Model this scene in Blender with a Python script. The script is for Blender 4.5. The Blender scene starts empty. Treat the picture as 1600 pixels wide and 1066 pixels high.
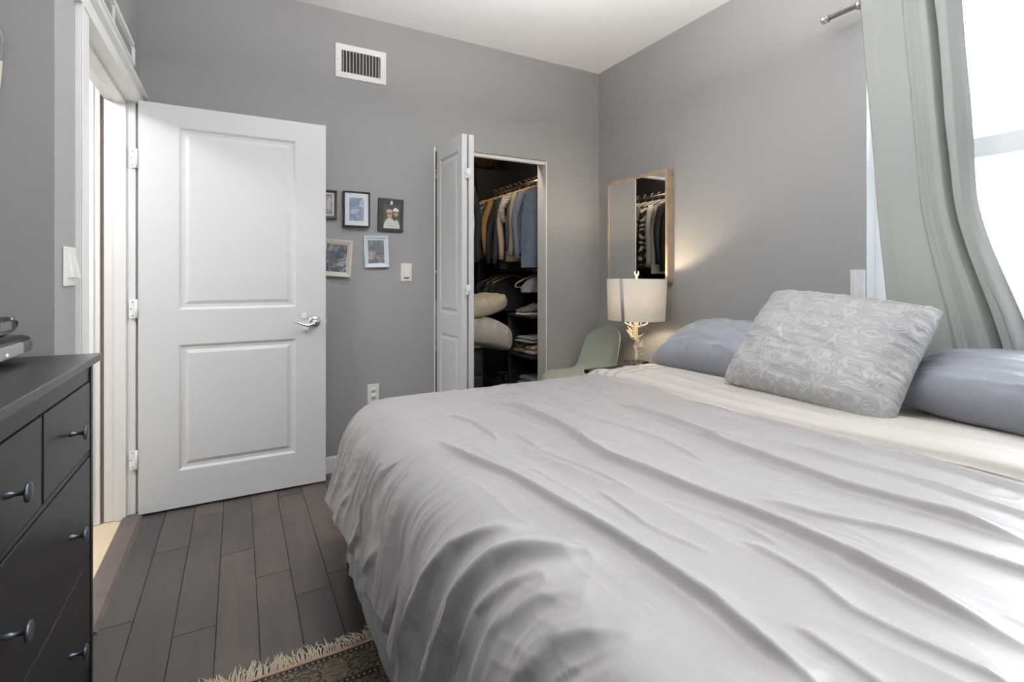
import bpy, bmesh, math, random
import numpy as np
from mathutils import Vector, Matrix

PI = math.pi
C = bpy.context.scene.collection
sc = bpy.context.scene

# ------------------------------------------------------------------ camera
cam_d = bpy.data.cameras.new('camera')
cam_d.sensor_width = 36.0
cam_d.lens = 784.0 / 1600.0 * 36.0
cam_d.shift_y = -101.0 / 1600.0
cam_d.clip_start = 0.02
cam = bpy.data.objects.new('camera', cam_d)
cam.location = (0, 0, 1.18)
cam.rotation_euler = (PI / 2, 0, -math.atan2(0.480, 0.877))
C.objects.link(cam)
sc.camera = cam

# ------------------------------------------------------------------ world, exposure, lights
sc.view_settings.view_transform = 'Standard'
sc.view_settings.look = 'None'
sc.view_settings.exposure = 0.07
sc.view_settings.gamma = 1.0
sc.view_settings.use_curve_mapping = False
try:
    sc.cycles.use_denoising = True
    sc.cycles.max_bounces = 10
    sc.cycles.diffuse_bounces = 6
    sc.cycles.sample_clamp_indirect = 6.0
except Exception:
    pass
w = bpy.data.worlds.new('overcast_sky')
w.use_nodes = True
sc.world = w
bg = w.node_tree.nodes['Background']
bg.inputs['Color'].default_value = (0.93, 0.965, 1.0, 1)
bg.inputs['Strength'].default_value = 6.3


def area_light(name, loc, size, power, color=(1, 1, 1), rot=(0, 0, 0), size_y=None, spread=None):
    d = bpy.data.lights.new(name, 'AREA')
    d.energy = power
    d.color = color
    d.size = size
    if size_y:
        d.shape = 'RECTANGLE'
        d.size_y = size_y
    if spread:
        d.spread = spread
    o = bpy.data.objects.new(name, d)
    o.location = loc
    o.rotation_euler = rot
    C.objects.link(o)
    return o


# daylight arriving through the window on the right
area_light('window_daylight', (2.70, 0.02, 1.78), 1.5, 32, (0.84, 0.95, 1.0), (0, PI / 2, 0), 2.3)
# fill lights added to brighten room, closet and hall; holders built below
FILL_XY = (0.95, 1.15)
for nm_, loc_, e_, c_ in (('added_room_fill', (FILL_XY[0], FILL_XY[1], 2.46), 10, (1.0, 0.985, 0.97)),
                          ('added_closet_fill', (1.62, 3.42, 2.30), 9.0, (1.0, 0.82, 0.62)),  # warm fill added behind the header to lift the clothes
                          ('added_hall_fill', (-1.15, 2.0, 2.30), 44, (0.96, 0.98, 1.0))):  # unseen source added to whiten the hall
    d_ = bpy.data.lights.new(nm_, 'POINT')
    d_.energy = e_
    d_.color = c_
    d_.shadow_soft_size = 0.09 if d_.energy > 9.5 else 0.03
    o_ = bpy.data.objects.new(nm_, d_)
    o_.location = loc_
    C.objects.link(o_)
area_light('added_ceiling_uplight', (FILL_XY[0], FILL_XY[1], 2.27), 0.34, 98, (0.985, 0.985, 1.0), (PI, 0, 0))  # upward fill added above the unseen bowl to brighten the ceiling

# ------------------------------------------------------------------ materials


def srgb(r, g, b):
    def f(c):
        c /= 255.0
        return c / 12.92 if c <= 0.04045 else ((c + 0.055) / 1.055) ** 2.4
    return (f(r), f(g), f(b), 1.0)


def mat(name, col, rough=0.5, metal=0.0, spec=0.5, sheen=0.0, bump=0.0, bscale=200.0, noise=0.0, nscale=6.0,
        emit=None, estr=0.0, trans=0.0, alpha=1.0, coat=0.0):
    m = bpy.data.materials.new(name)
    m.use_nodes = True
    nt = m.node_tree
    b = nt.nodes['Principled BSDF']
    b.inputs['Base Color'].default_value = col
    b.inputs['Roughness'].default_value = rough
    b.inputs['Metallic'].default_value = metal
    b.inputs['Specular IOR Level'].default_value = spec
    b.inputs['Sheen Weight'].default_value = sheen
    b.inputs['Transmission Weight'].default_value = trans
    b.inputs['Coat Weight'].default_value = coat
    if emit:
        b.inputs['Emission Color'].default_value = emit
        b.inputs['Emission Strength'].default_value = estr
    tc = nt.nodes.new('ShaderNodeTexCoord')
    if noise > 0:
        n = nt.nodes.new('ShaderNodeTexNoise')
        n.inputs['Scale'].default_value = nscale
        n.inputs['Detail'].default_value = 4
        nt.links.new(tc.outputs['Object'], n.inputs['Vector'])
        mx = nt.nodes.new('ShaderNodeMixRGB')
        mx.blend_type = 'MULTIPLY'
        mx.inputs['Color1'].default_value = col
        cr = nt.nodes.new('ShaderNodeValToRGB')
        cr.color_ramp.elements[0].position = 0.3
        cr.color_ramp.elements[0].color = (1 - noise, 1 - noise, 1 - noise, 1)
        cr.color_ramp.elements[1].position = 0.7
        nt.links.new(n.outputs['Fac'], cr.inputs['Fac'])
        nt.links.new(cr.outputs['Color'], mx.inputs['Color2'])
        mx.inputs['Fac'].default_value = 1
        nt.links.new(mx.outputs['Color'], b.inputs['Base Color'])
    if bump > 0:
        n2 = nt.nodes.new('ShaderNodeTexNoise')
        n2.inputs['Scale'].default_value = bscale
        n2.inputs['Detail'].default_value = 3
        nt.links.new(tc.outputs['Object'], n2.inputs['Vector'])
        bp = nt.nodes.new('ShaderNodeBump')
        bp.inputs['Strength'].default_value = bump
        bp.inputs['Distance'].default_value = 0.002
        nt.links.new(n2.outputs['Fac'], bp.inputs['Height'])
        nt.links.new(bp.outputs['Normal'], b.inputs['Normal'])
    return m


M = {}
M['wall'] = mat('grey_wall_paint', (0.305, 0.298, 0.292, 1), 0.62, bump=0.12, bscale=120, noise=0.04, nscale=1.5, spec=0.3)
M['ceiling'] = mat('white_ceiling_paint', (0.92, 0.92, 0.925, 1), 0.9, noise=0.02, spec=0.2)
M['trim'] = mat('white_trim_paint', (0.78, 0.77, 0.75, 1), 0.38, noise=0.03, nscale=3)
M['door'] = mat('white_door_paint', (0.66, 0.66, 0.66, 1), 0.38, noise=0.02, nscale=3)
M['hallwall'] = mat('hall_white_paint', (0.83, 0.82, 0.80, 1), 0.6)
M['dark_gap'] = mat('brown_shadow_gap_wood', srgb(112, 96, 84), 0.8)
M['white_plastic'] = mat('white_plastic', (0.78, 0.76, 0.71, 1), 0.35)
M['white_plastic2'] = mat('cool_white_plastic', (0.85, 0.85, 0.86, 1), 0.35)
M['slot'] = mat('dark_slot', (0.02, 0.017, 0.015, 1), 0.7)
M['chrome'] = mat('polished_chrome', (0.72, 0.72, 0.73, 1), 0.12, metal=1.0)
M['nickel'] = mat('brushed_nickel', (0.55, 0.52, 0.49, 1), 0.28, metal=1.0)
M['screw'] = mat('hinge_screw_metal', (0.4, 0.39, 0.38, 1), 0.35, metal=0.8)
M['black_wood'] = mat('black_brown_wood', (0.012, 0.0118, 0.0115, 1), 0.33, noise=0.15, nscale=9, spec=0.4)
M['black_top'] = mat('black_dresser_top', (0.024, 0.0225, 0.022, 1), 0.30, noise=0.1, nscale=9, spec=0.8)
M['knob'] = mat('graphite_knob_metal', (0.10, 0.115, 0.135, 1), 0.36, metal=0.75)
M['black_plastic'] = mat('glossy_black_plastic', (0.008, 0.008, 0.009, 1), 0.28)
M['silver_plastic'] = mat('silver_plastic', (0.26, 0.26, 0.25, 1), 0.4, metal=0.0)
M['dark_smoke'] = mat('smoked_plastic', (0.09, 0.09, 0.095, 1), 0.25)
M['duvet'] = mat('taupe_grey_sateen', (0.378, 0.360, 0.357, 1), 0.40, sheen=0.25, bump=0.05, bscale=900)
M['skirt'] = mat('blue_grey_sheet_cotton', (0.33, 0.35, 0.38, 1), 0.6, sheen=0.2)
M['pillow'] = mat('blue_grey_sateen', (0.285, 0.305, 0.35, 1), 0.45, sheen=0.25, bump=0.05, bscale=800)
M['chair'] = mat('sage_green_shell_plastic', (0.235, 0.265, 0.23, 1), 0.4)
M['chair_leg'] = mat('dowel_leg_maple', (0.55, 0.38, 0.22, 1), 0.5, noise=0.2, nscale=20)
M['black_metal'] = mat('black_metal', (0.015, 0.015, 0.015, 1), 0.4, metal=0.6)
M['coral'] = mat('cream_coral_resin', (0.80, 0.74, 0.62, 1), 0.5)
M['acrylic'] = mat('clear_acrylic', (0.95, 0.95, 0.93, 1), 0.04, trans=1.0)
M['frame_wood'] = mat('pale_oak', (0.40, 0.30, 0.21, 1), 0.5, noise=0.25, nscale=14)
M['mirror'] = mat('mirror_silver', (0.90, 0.90, 0.89, 1), 0.0, metal=1.0)
M['closet_black'] = mat('black_closet_laminate', (0.022, 0.022, 0.026, 1), 0.45, noise=0.15, nscale=8)
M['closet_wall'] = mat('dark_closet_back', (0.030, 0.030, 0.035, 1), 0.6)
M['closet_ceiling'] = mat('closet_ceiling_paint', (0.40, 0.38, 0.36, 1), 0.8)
M['raw_wood'] = mat('raw_orange_wood', (0.50, 0.27, 0.12, 1), 0.6, noise=0.3, nscale=12)
M['khaki'] = mat('khaki_panel', (0.15, 0.125, 0.085, 1), 0.7)
M['fringe'] = mat('cream_cotton_fringe', (0.66, 0.58, 0.44, 1), 0.9)
M['cord'] = mat('pink_binding_cord', (0.52, 0.33, 0.26, 1), 0.9)
M['mattress'] = mat('white_mattress_ticking', (0.7, 0.7, 0.7, 1), 0.8)
M['tile'] = mat('cream_hall_tile', (0.74, 0.60, 0.42, 1), 0.35, noise=0.12, nscale=3)
M['threshold'] = mat('grey_brown_threshold', (0.13, 0.10, 0.09, 1), 0.4, noise=0.25, nscale=10)
M['glass'] = mat('window_glass', (1, 1, 1, 1), 0.0, trans=1.0)
M['vinyl'] = mat('white_window_vinyl', (0.85, 0.86, 0.88, 1), 0.4)


def window_pane_material():
    m = bpy.data.materials.new('clear_window_pane')
    m.use_nodes = True
    nt = m.node_tree
    nt.nodes.remove(nt.nodes['Principled BSDF'])
    t = nt.nodes.new('ShaderNodeBsdfTransparent')
    g = nt.nodes.new('ShaderNodeBsdfGlossy')
    g.inputs['Roughness'].default_value = 0.02
    fr = nt.nodes.new('ShaderNodeFresnel')
    fr.inputs['IOR'].default_value = 1.3
    mx = nt.nodes.new('ShaderNodeMixShader')
    nt.links.new(fr.outputs[0], mx.inputs[0])
    nt.links.new(t.outputs[0], mx.inputs[1])
    nt.links.new(g.outputs[0], mx.inputs[2])
    nt.links.new(mx.outputs[0], nt.nodes['Material Output'].inputs['Surface'])
    return m


M['pane'] = window_pane_material()


def translucent_material(name, col, tcol, fac=0.45, rough=0.8, weave=0.0):
    m = bpy.data.materials.new(name)
    m.use_nodes = True
    nt = m.node_tree
    b = nt.nodes['Principled BSDF']
    b.inputs['Base Color'].default_value = col
    b.inputs['Roughness'].default_value = rough
    b.inputs['Specular IOR Level'].default_value = 0.2
    t = nt.nodes.new('ShaderNodeBsdfTranslucent')
    t.inputs['Color'].default_value = tcol
    mx = nt.nodes.new('ShaderNodeMixShader')
    mx.inputs[0].default_value = fac
    nt.links.new(b.outputs[0], mx.inputs[1])
    nt.links.new(t.outputs[0], mx.inputs[2])
    nt.links.new(mx.outputs[0], nt.nodes['Material Output'].inputs['Surface'])
    if weave > 0:
        tc = nt.nodes.new('ShaderNodeTexCoord')
        mp = nt.nodes.new('ShaderNodeMapping')
        mp.inputs['Scale'].default_value = (60, 60, 700)
        n = nt.nodes.new('ShaderNodeTexNoise')
        n.inputs['Scale'].default_value = 1.0
        nt.links.new(tc.outputs['Object'], mp.inputs['Vector'])
        nt.links.new(mp.outputs[0], n.inputs['Vector'])
        bp = nt.nodes.new('ShaderNodeBump')
        bp.inputs['Strength'].default_value = weave
        bp.inputs['Distance'].default_value = 0.001
        nt.links.new(n.outputs['Fac'], bp.inputs['Height'])
        nt.links.new(bp.outputs['Normal'], b.inputs['Normal'])
    return m


M['curtain'] = translucent_material('sage_grey_curtain_linen', (0.43, 0.445, 0.44, 1), (0.47, 0.47, 0.40, 1), 0.30, weave=0.4)
M['shade'] = translucent_material('cream_linen_lampshade', (0.74, 0.67, 0.58, 1), (0.74, 0.70, 0.62, 1), 0.11, weave=0.2)
M['shade_band'] = mat('grey_seam_band', (0.36, 0.34, 0.34, 1), 0.8)


def math_node(nt, op, a, b=None, clamp=False):
    n = nt.nodes.new('ShaderNodeMath')
    n.operation = op
    n.use_clamp = clamp
    for i, v in enumerate((a, b)):
        if v is None:
            continue
        if isinstance(v, (int, float)):
            n.inputs[i].default_value = v
        else:
            nt.links.new(v, n.inputs[i])
    return n.outputs[0]


def smoothband(nt, x, lo, hi, soft=0.003):
    a = nt.nodes.new('ShaderNodeMapRange')
    a.inputs['From Min'].default_value = lo - soft
    a.inputs['From Max'].default_value = lo + soft
    nt.links.new(x, a.inputs['Value'])
    b = nt.nodes.new('ShaderNodeMapRange')
    b.inputs['From Min'].default_value = hi - soft
    b.inputs['From Max'].default_value = hi + soft
    nt.links.new(x, b.inputs['Value'])
    return math_node(nt, 'SUBTRACT', a.outputs[0], b.outputs[0], True)


def sheet_material():
    # cream top sheet with grey woven stripes, laid out in the sheet's own uv (metres)
    m = mat('cream_sheet_grey_stripes', (0.70, 0.64, 0.56, 1), 0.5, sheen=0.2)
    nt = m.node_tree
    b = nt.nodes['Principled BSDF']
    uv = nt.nodes.new('ShaderNodeTexCoord')
    sx = nt.nodes.new('ShaderNodeSeparateXYZ')
    nt.links.new(uv.outputs['UV'], sx.inputs[0])
    tot = None
    for axis, bands in ((0, ((2.015, 2.030), (2.050, 2.060), (2.085, 2.115))),
                        (1, ((1.925, 1.941), (1.985, 2.001), (2.045, 2.061)))):
        for lo, hi in bands:
            v = smoothband(nt, sx.outputs[axis], lo, hi)
            tot = v if tot is None else math_node(nt, 'MAXIMUM', tot, v)
    mx = nt.nodes.new('ShaderNodeMixRGB')
    mx.inputs['Color1'].default_value = (0.60, 0.56, 0.51, 1)
    mx.inputs['Color2'].default_value = (0.36, 0.34, 0.33, 1)
    nt.links.new(tot, mx.inputs['Fac'])
    nt.links.new(mx.outputs[0], b.inputs['Base Color'])
    return m


M['sheet'] = sheet_material()


def damask_material():
    m = mat('silver_damask_brocade', (0.45, 0.45, 0.45, 1), 0.45, sheen=0.3)
    nt = m.node_tree
    b = nt.nodes['Principled BSDF']
    tc = nt.nodes.new('ShaderNodeTexCoord')
    sx = nt.nodes.new('ShaderNodeSeparateXYZ')
    nt.links.new(tc.outputs['UV'], sx.inputs[0])
    # mirrored repeats give the symmetric damask motif
    u = math_node(nt, 'PINGPONG', math_node(nt, 'ADD', sx.outputs[0], 0.02), 0.105)
    row = math_node(nt, 'MULTIPLY', sx.outputs[1], 1.0)
    cb = nt.nodes.new('ShaderNodeCombineXYZ')
    nt.links.new(u, cb.inputs[0])
    nt.links.new(math_node(nt, 'PINGPONG', math_node(nt, 'ADD', row, 0.11), 0.155), cb.inputs[1])
    nz = nt.nodes.new('ShaderNodeTexNoise')
    nz.inputs['Scale'].default_value = 12.0
    nz.inputs['Detail'].default_value = 0.6
    nz.inputs['Distortion'].default_value = 2.2
    nt.links.new(cb.outputs[0], nz.inputs['Vector'])
    sn = math_node(nt, 'SINE', math_node(nt, 'MULTIPLY', nz.outputs['Fac'], 26.0))
    cr = nt.nodes.new('ShaderNodeValToRGB')
    cr.color_ramp.elements[0].position = 0.40
    cr.color_ramp.elements[1].position = 0.62
    nt.links.new(math_node(nt, 'ADD', math_node(nt, 'MULTIPLY', sn, 0.5), 0.5), cr.inputs['Fac'])
    mx = nt.nodes.new('ShaderNodeMixRGB')
    mx.inputs['Color1'].default_value = (0.375, 0.38, 0.39, 1)
    mx.inputs['Color2'].default_value = (0.455, 0.45, 0.44, 1)
    nt.links.new(cr.outputs['Color'], mx.inputs['Fac'])
    nt.links.new(mx.outputs[0], b.inputs['Base Color'])
    # horizontal crinkles
    mp = nt.nodes.new('ShaderNodeMapping')
    mp.inputs['Scale'].default_value = (14, 90, 1)
    nt.links.new(tc.outputs['UV'], mp.inputs['Vector'])
    n = nt.nodes.new('ShaderNodeTexNoise')
    n.inputs['Scale'].default_value = 1.0
    n.inputs['Detail'].default_value = 3
    nt.links.new(mp.outputs[0], n.inputs['Vector'])
    h = math_node(nt, 'ADD', math_node(nt, 'MULTIPLY', cr.outputs['Color'], 0.45), math_node(nt, 'MULTIPLY', n.outputs['Fac'], 0.9))
    bp = nt.nodes.new('ShaderNodeBump')
    bp.inputs['Strength'].default_value = 0.7
    bp.inputs['Distance'].default_value = 0.005
    nt.links.new(h, bp.inputs['Height'])
    nt.links.new(bp.outputs['Normal'], b.inputs['Normal'])
    rr = nt.nodes.new('ShaderNodeMapRange')
    rr.inputs['To Min'].default_value = 0.5
    rr.inputs['To Max'].default_value = 0.38
    nt.links.new(cr.outputs['Color'], rr.inputs['Value'])
    nt.links.new(rr.outputs[0], b.inputs['Roughness'])
    return m


M['damask'] = damask_material()


def floor_material():
    m = mat('grey_brown_plank_finish', (0.1, 0.09, 0.085, 1), 0.36)
    nt = m.node_tree
    b = nt.nodes['Principled BSDF']
    at = nt.nodes.new('ShaderNodeAttribute')
    at.attribute_name = 'plank_tone'
    tc = nt.nodes.new('ShaderNodeTexCoord')
    ad = nt.nodes.new('ShaderNodeVectorMath')
    ad.operation = 'ADD'
    sc_ = nt.nodes.new('ShaderNodeVectorMath')
    sc_.operation = 'SCALE'
    sc_.inputs['Scale'].default_value = 13.0
    nt.links.new(at.outputs['Color'], sc_.inputs[0])
    nt.links.new(tc.outputs['Object'], ad.inputs[0])
    nt.links.new(sc_.outputs[0], ad.inputs[1])
    mp = nt.nodes.new('ShaderNodeMapping')
    mp.inputs['Scale'].default_value = (22, 2.2, 1)
    nt.links.new(ad.outputs[0], mp.inputs['Vector'])
    n = nt.nodes.new('ShaderNodeTexNoise')
    n.inputs['Scale'].default_value = 1.0
    n.inputs['Detail'].default_value = 6
    n.inputs['Distortion'].default_value = 0.6
    nt.links.new(mp.outputs[0], n.inputs['Vector'])
    n2 = nt.nodes.new('ShaderNodeTexNoise')
    n2.inputs['Scale'].default_value = 5.0
    nt.links.new(ad.outputs[0], n2.inputs['Vector'])
    fac = math_node(nt, 'ADD', math_node(nt, 'MULTIPLY', n.outputs['Fac'], 0.4),
                    math_node(nt, 'MULTIPLY', n2.outputs['Fac'], 0.45))
    sp = nt.nodes.new('ShaderNodeSeparateColor')
    nt.links.new(at.outputs['Color'], sp.inputs[0])
    fac = math_node(nt, 'ADD', fac, math_node(nt, 'MULTIPLY', sp.outputs[0], 0.28))
    cr = nt.nodes.new('ShaderNodeValToRGB')
    cr.color_ramp.elements[0].position = 0.36
    cr.color_ramp.elements[0].color = srgb(54, 51, 51)
    cr.color_ramp.elements[1].position = 0.82
    cr.color_ramp.elements[1].color = srgb(90, 78, 70)
    e = cr.color_ramp.elements.new(0.6)
    e.color = srgb(70, 64, 61)
    nt.links.new(fac, cr.inputs['Fac'])
    nt.links.new(cr.outputs['Color'], b.inputs['Base Color'])
    bp = nt.nodes.new('ShaderNodeBump')
    bp.inputs['Strength'].default_value = 0.12
    bp.inputs['Distance'].default_value = 0.002
    nt.links.new(n.outputs['Fac'], bp.inputs['Height'])
    nt.links.new(bp.outputs['Normal'], b.inputs['Normal'])
    return m


M['floor'] = floor_material()


def rug_material():
    # oriental rug, laid out in uv: u along the fringed edge, v = distance from the fringed edge (metres)
    m = mat('persian_rug_wool', (0.1, 0.08, 0.06, 1), 0.95)
    nt = m.node_tree
    b = nt.nodes['Principled BSDF']
    tc = nt.nodes.new('ShaderNodeTexCoord')
    sx = nt.nodes.new('ShaderNodeSeparateXYZ')
    nt.links.new(tc.outputs['UV'], sx.inputs[0])
    uu, vv = sx.outputs[0], sx.outputs[1]

    def motif(per_u, per_v, off_v, scale, lo, hi, dist=4.0):
        cb = nt.nodes.new('ShaderNodeCombineXYZ')
        nt.links.new(math_node(nt, 'PINGPONG', uu, per_u), cb.inputs[0])
        nt.links.new(math_node(nt, 'PINGPONG', math_node(nt, 'SUBTRACT', vv, off_v), per_v), cb.inputs[1])
        n = nt.nodes.new('ShaderNodeTexNoise')
        n.inputs['Scale'].default_value = scale
        n.inputs['Detail'].default_value = 2
        n.inputs['Distortion'].default_value = dist
        nt.links.new(cb.outputs[0], n.inputs['Vector'])
        r = nt.nodes.new('ShaderNodeMapRange')
        r.inputs['From Min'].default_value = lo
        r.inputs['From Max'].default_value = hi
        nt.links.new(n.outputs['Fac'], r.inputs['Value'])
        return r.outputs[0]

    def mixc(f, a, c):
        x = nt.nodes.new('ShaderNodeMixRGB')
        if isinstance(f, (int, float)):
            x.inputs[0].default_value = f
        else:
            nt.links.new(f, x.inputs[0])
        for i, v in ((1, a), (2, c)):
            if isinstance(v, tuple):
                x.inputs[i].default_value = v
            else:
                nt.links.new(v, x.inputs[i])
        return x.outputs[0]
    black = (0.018, 0.015, 0.013, 1)
    tan = (0.20, 0.165, 0.105, 1)
    olive = (0.115, 0.095, 0.055, 1)
    cream = (0.26, 0.23, 0.17, 1)
    brown = (0.045, 0.033, 0.027, 1)
    field = mixc(motif(0.11, 0.11, 0.0, 24, 0.46, 0.52), brown, mixc(motif(0.11, 0.11, 0.02, 50, 0.48, 0.54), olive, (0.14, 0.10, 0.09, 1)))
    band = mixc(motif(0.085, 0.05, 0.02, 30, 0.44, 0.49), brown, mixc(motif(0.085, 0.05, 0.02, 60, 0.5, 0.56), olive, tan))
    dots = mixc(math_node(nt, 'GREATER_THAN', math_node(nt, 'PINGPONG', uu, 0.008), 0.0045), black, cream)
    edge = None
    v = field
    v = mixc(smoothband(nt, vv, 0.020, 0.115, 0.001), v, band)
    for lo, hi in ((0.004, 0.020), (0.115, 0.133)):
        v = mixc(smoothband(nt, vv, lo, hi, 0.001), v, black)
        mid = (lo + hi) / 2
        v = mixc(smoothband(nt, vv, mid - 0.0035, mid + 0.0035, 0.0006), v, dots)
    nt.links.new(v, b.inputs['Base Color'])
    n = nt.nodes.new('ShaderNodeTexNoise')
    n.inputs['Scale'].default_value = 500
    nt.links.new(tc.outputs['Object'], n.inputs['Vector'])
    bp = nt.nodes.new('ShaderNodeBump')
    bp.inputs['Strength'].default_value = 0.6
    bp.inputs['Distance'].default_value = 0.003
    nt.links.new(n.outputs['Fac'], bp.inputs['Height'])
    nt.links.new(bp.outputs['Normal'], b.inputs['Normal'])
    return m


M['rug'] = rug_material()


def photo_material(name, c1, c2, c3, scale, seed):
    m = mat(name, c1, 0.35)
    nt = m.node_tree
    b = nt.nodes['Principled BSDF']
    tc = nt.nodes.new('ShaderNodeTexCoord')
    mp = nt.nodes.new('ShaderNodeMapping')
    mp.inputs['Location'].default_value = (seed, seed * 2.3, 0)
    nt.links.new(tc.outputs['Object'], mp.inputs['Vector'])
    n = nt.nodes.new('ShaderNodeTexNoise')
    n.inputs['Scale'].default_value = scale
    n.inputs['Detail'].default_value = 4
    n.inputs['Distortion'].default_value = 1.0
    nt.links.new(mp.outputs[0], n.inputs['Vector'])
    cr = nt.nodes.new('ShaderNodeValToRGB')
    cr.color_ramp.elements[0].position = 0.38
    cr.color_ramp.elements[0].color = c1
    cr.color_ramp.elements[1].position = 0.70
    cr.color_ramp.elements[1].color = c3
    e = cr.color_ramp.elements.new(0.52)
    e.color = c2
    nt.links.new(n.outputs['Fac'], cr.inputs['Fac'])
    nt.links.new(cr.outputs['Color'], b.inputs['Base Color'])
    return m


# ------------------------------------------------------------------ mesh helpers
class MB:
    def __init__(s):
        s.v, s.f, s.mi, s.sm, s.uv = [], [], [], [], []

    def add(s, verts, faces, mi=0, smooth=False, uvs=None):
        o = len(s.v)
        s.v.extend([tuple(p) for p in verts])
        for f in faces:
            s.f.append(tuple(i + o for i in f))
            s.mi.append(mi)
            s.sm.append(smooth)
            s.uv.append([uvs[i] for i in f] if uvs is not None else None)
        return s

    def box(s, x0, x1, y0, y1, z0, z1, mi=0, T=None):
        v = [(x, y, z) for z in (z0, z1) for y in (y0, y1) for x in (x0, x1)]
        if T is not None:
            v = [tuple(T @ Vector(p)) for p in v]
        return s.add(v, [(0, 2, 3, 1), (4, 5, 7, 6), (0, 1, 5, 4), (2, 6, 7, 3), (0, 4, 6, 2), (1, 3, 7, 5)], mi)

    def tube(s, pts, r, n=8, mi=0, cap=True):
        pts = [Vector(p) for p in pts]
        rs = r if isinstance(r, (list, tuple)) else [r] * len(pts)
        rings, prev = [], None
        for i, p in enumerate(pts):
            t = (pts[min(i + 1, len(pts) - 1)] - pts[max(i - 1, 0)]).normalized()
            if prev is None:
                a = t.orthogonal().normalized()
            else:
                a = (prev - t * prev.dot(t))
                a = a.normalized() if a.length > 1e-6 else t.orthogonal().normalized()
            prev = a
            b = t.cross(a)
            rings.append([p + (a * math.cos(2 * PI * k / n) + b * math.sin(2 * PI * k / n)) * rs[i] for k in range(n)])
        v = [q for rg in rings for q in rg]
        f = []
        for i in range(len(pts) - 1):
            for k in range(n):
                f.append((i * n + k, i * n + (k + 1) % n, (i + 1) * n + (k + 1) % n, (i + 1) * n + k))
        if cap:
            f.append(tuple(range(n - 1, -1, -1)))
            f.append(tuple((len(pts) - 1) * n + k for k in range(n)))
        return s.add(v, f, mi, True)

    def lathe(s, prof, T=None, n=32, mi=0, smooth=True):
        v, f = [], []
        for r, z in prof:
            for k in range(n):
                p = Vector((r * math.cos(2 * PI * k / n), r * math.sin(2 * PI * k / n), z))
                v.append(tuple(T @ p) if T is not None else tuple(p))
        for i in range(len(prof) - 1):
            for k in range(n):
                f.append((i * n + k, i * n + (k + 1) % n, (i + 1) * n + (k + 1) % n, (i + 1) * n + k))
        return s.add(v, f, mi, smooth)

    def grid(s, P, closed_u=False, mi=0, smooth=True, uv=None):
        # P: array (nu, nv, 3)
        nu, nv = P.shape[:2]
        f = []
        for i in range(nu if closed_u else nu - 1):
            j = (i + 1) % nu
            for k in range(nv - 1):
                f.append((i * nv + k, j * nv + k, j * nv + k + 1, i * nv + k + 1))
        uvl = [tuple(q) for q in uv.reshape(-1, 2)] if uv is not None else None
        return s.add([tuple(q) for q in P.reshape(-1, 3)], f, mi, smooth, uvl)

    def build(s, name, mats, parent=None, bevel=0.0, seg=2, solid=0.0, subsurf=0):
        me = bpy.data.meshes.new(name)
        me.from_pydata(s.v, [], s.f)
        if not isinstance(mats, (list, tuple)):
            mats = [mats]
        for m in mats:
            me.materials.append(m)
        me.polygons.foreach_set('material_index', s.mi)
        me.polygons.foreach_set('use_smooth', s.sm)
        if any(u is not None for u in s.uv):
            l = me.uv_layers.new(name='UVMap')
            flat = []
            for f, u in zip(s.f, s.uv):
                for q in (u if u is not None else [(0, 0)] * len(f)):
                    flat.extend(q)
            l.data.foreach_set('uv', flat)
        me.update()
        o = bpy.data.objects.new(name, me)
        C.objects.link(o)
        if parent is not None:
            o.parent = parent
        if bevel > 0:
            b = o.modifiers.new('bevel', 'BEVEL')
            b.width = bevel
            b.segments = seg
            b.limit_method = 'ANGLE'
            b.angle_limit = math.radians(40)
        if solid:
            b = o.modifiers.new('solid', 'SOLIDIFY')
            b.thickness = solid
            b.offset = -1
        if subsurf:
            b = o.modifiers.new('sub', 'SUBSURF')
            b.levels = b.render_levels = subsurf
        return o


def thing(name, label, cat, loc=(0, 0, 0), rotz=0.0, group=None):
    o = bpy.data.objects.new(name, None)
    o.location = loc
    o.rotation_euler = (0, 0, rotz)
    o.empty_display_size = 0.1
    C.objects.link(o)
    return tag(o, label, cat, group)


def tag(o, label, cat, group=None):
    o['label'] = label
    o['category'] = cat
    if group:
        o['group'] = group
    return o


def struct(o, label=None):
    o['kind'] = 'structure'
    if label:
        o['label'] = label
    return o


def copy_tree(o, parent=None):
    c = o.copy()
    C.objects.link(c)
    c.parent = parent
    for ch in list(o.children):
        copy_tree(ch, c)
    return c


def bx(x0, x1, y0, y1, z0, z1, name, m, parent=None, bevel=0.0):
    return MB().box(x0, x1, y0, y1, z0, z1).build(name, m, parent, bevel)


# smooth value noise in numpy
_rng = np.random.RandomState(5)
_TAB = _rng.rand(256, 256)


def vnoise(x, y):
    xi = np.floor(x).astype(int)
    yi = np.floor(y).astype(int)
    fx, fy = x - xi, y - yi
    fx = fx * fx * fx * (fx * (fx * 6 - 15) + 10)
    fy = fy * fy * fy * (fy * (fy * 6 - 15) + 10)
    a = _TAB[xi % 256, yi % 256]
    b = _TAB[(xi + 1) % 256, yi % 256]
    c = _TAB[xi % 256, (yi + 1) % 256]
    d = _TAB[(xi + 1) % 256, (yi + 1) % 256]
    return (a * (1 - fx) + b * fx) * (1 - fy) + (c * (1 - fx) + d * fx) * fy


def fbm(x, y, o=3):
    t, a = 0, 1.0
    for i in range(o):
        t = t + a * (vnoise(x * 2 ** i + 17.3 * i, y * 2 ** i + 9.1 * i) - 0.5)
        a *= 0.5
    return t


def ridged(x, y):
    # sharp crests: 1 on the crest, falling away
    n = vnoise(x, y)
    return 1 - np.abs(2 * n - 1)


def sstep(x, a, b):
    t = np.clip((x - a) / (b - a), 0, 1)
    return t * t * (3 - 2 * t)


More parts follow.
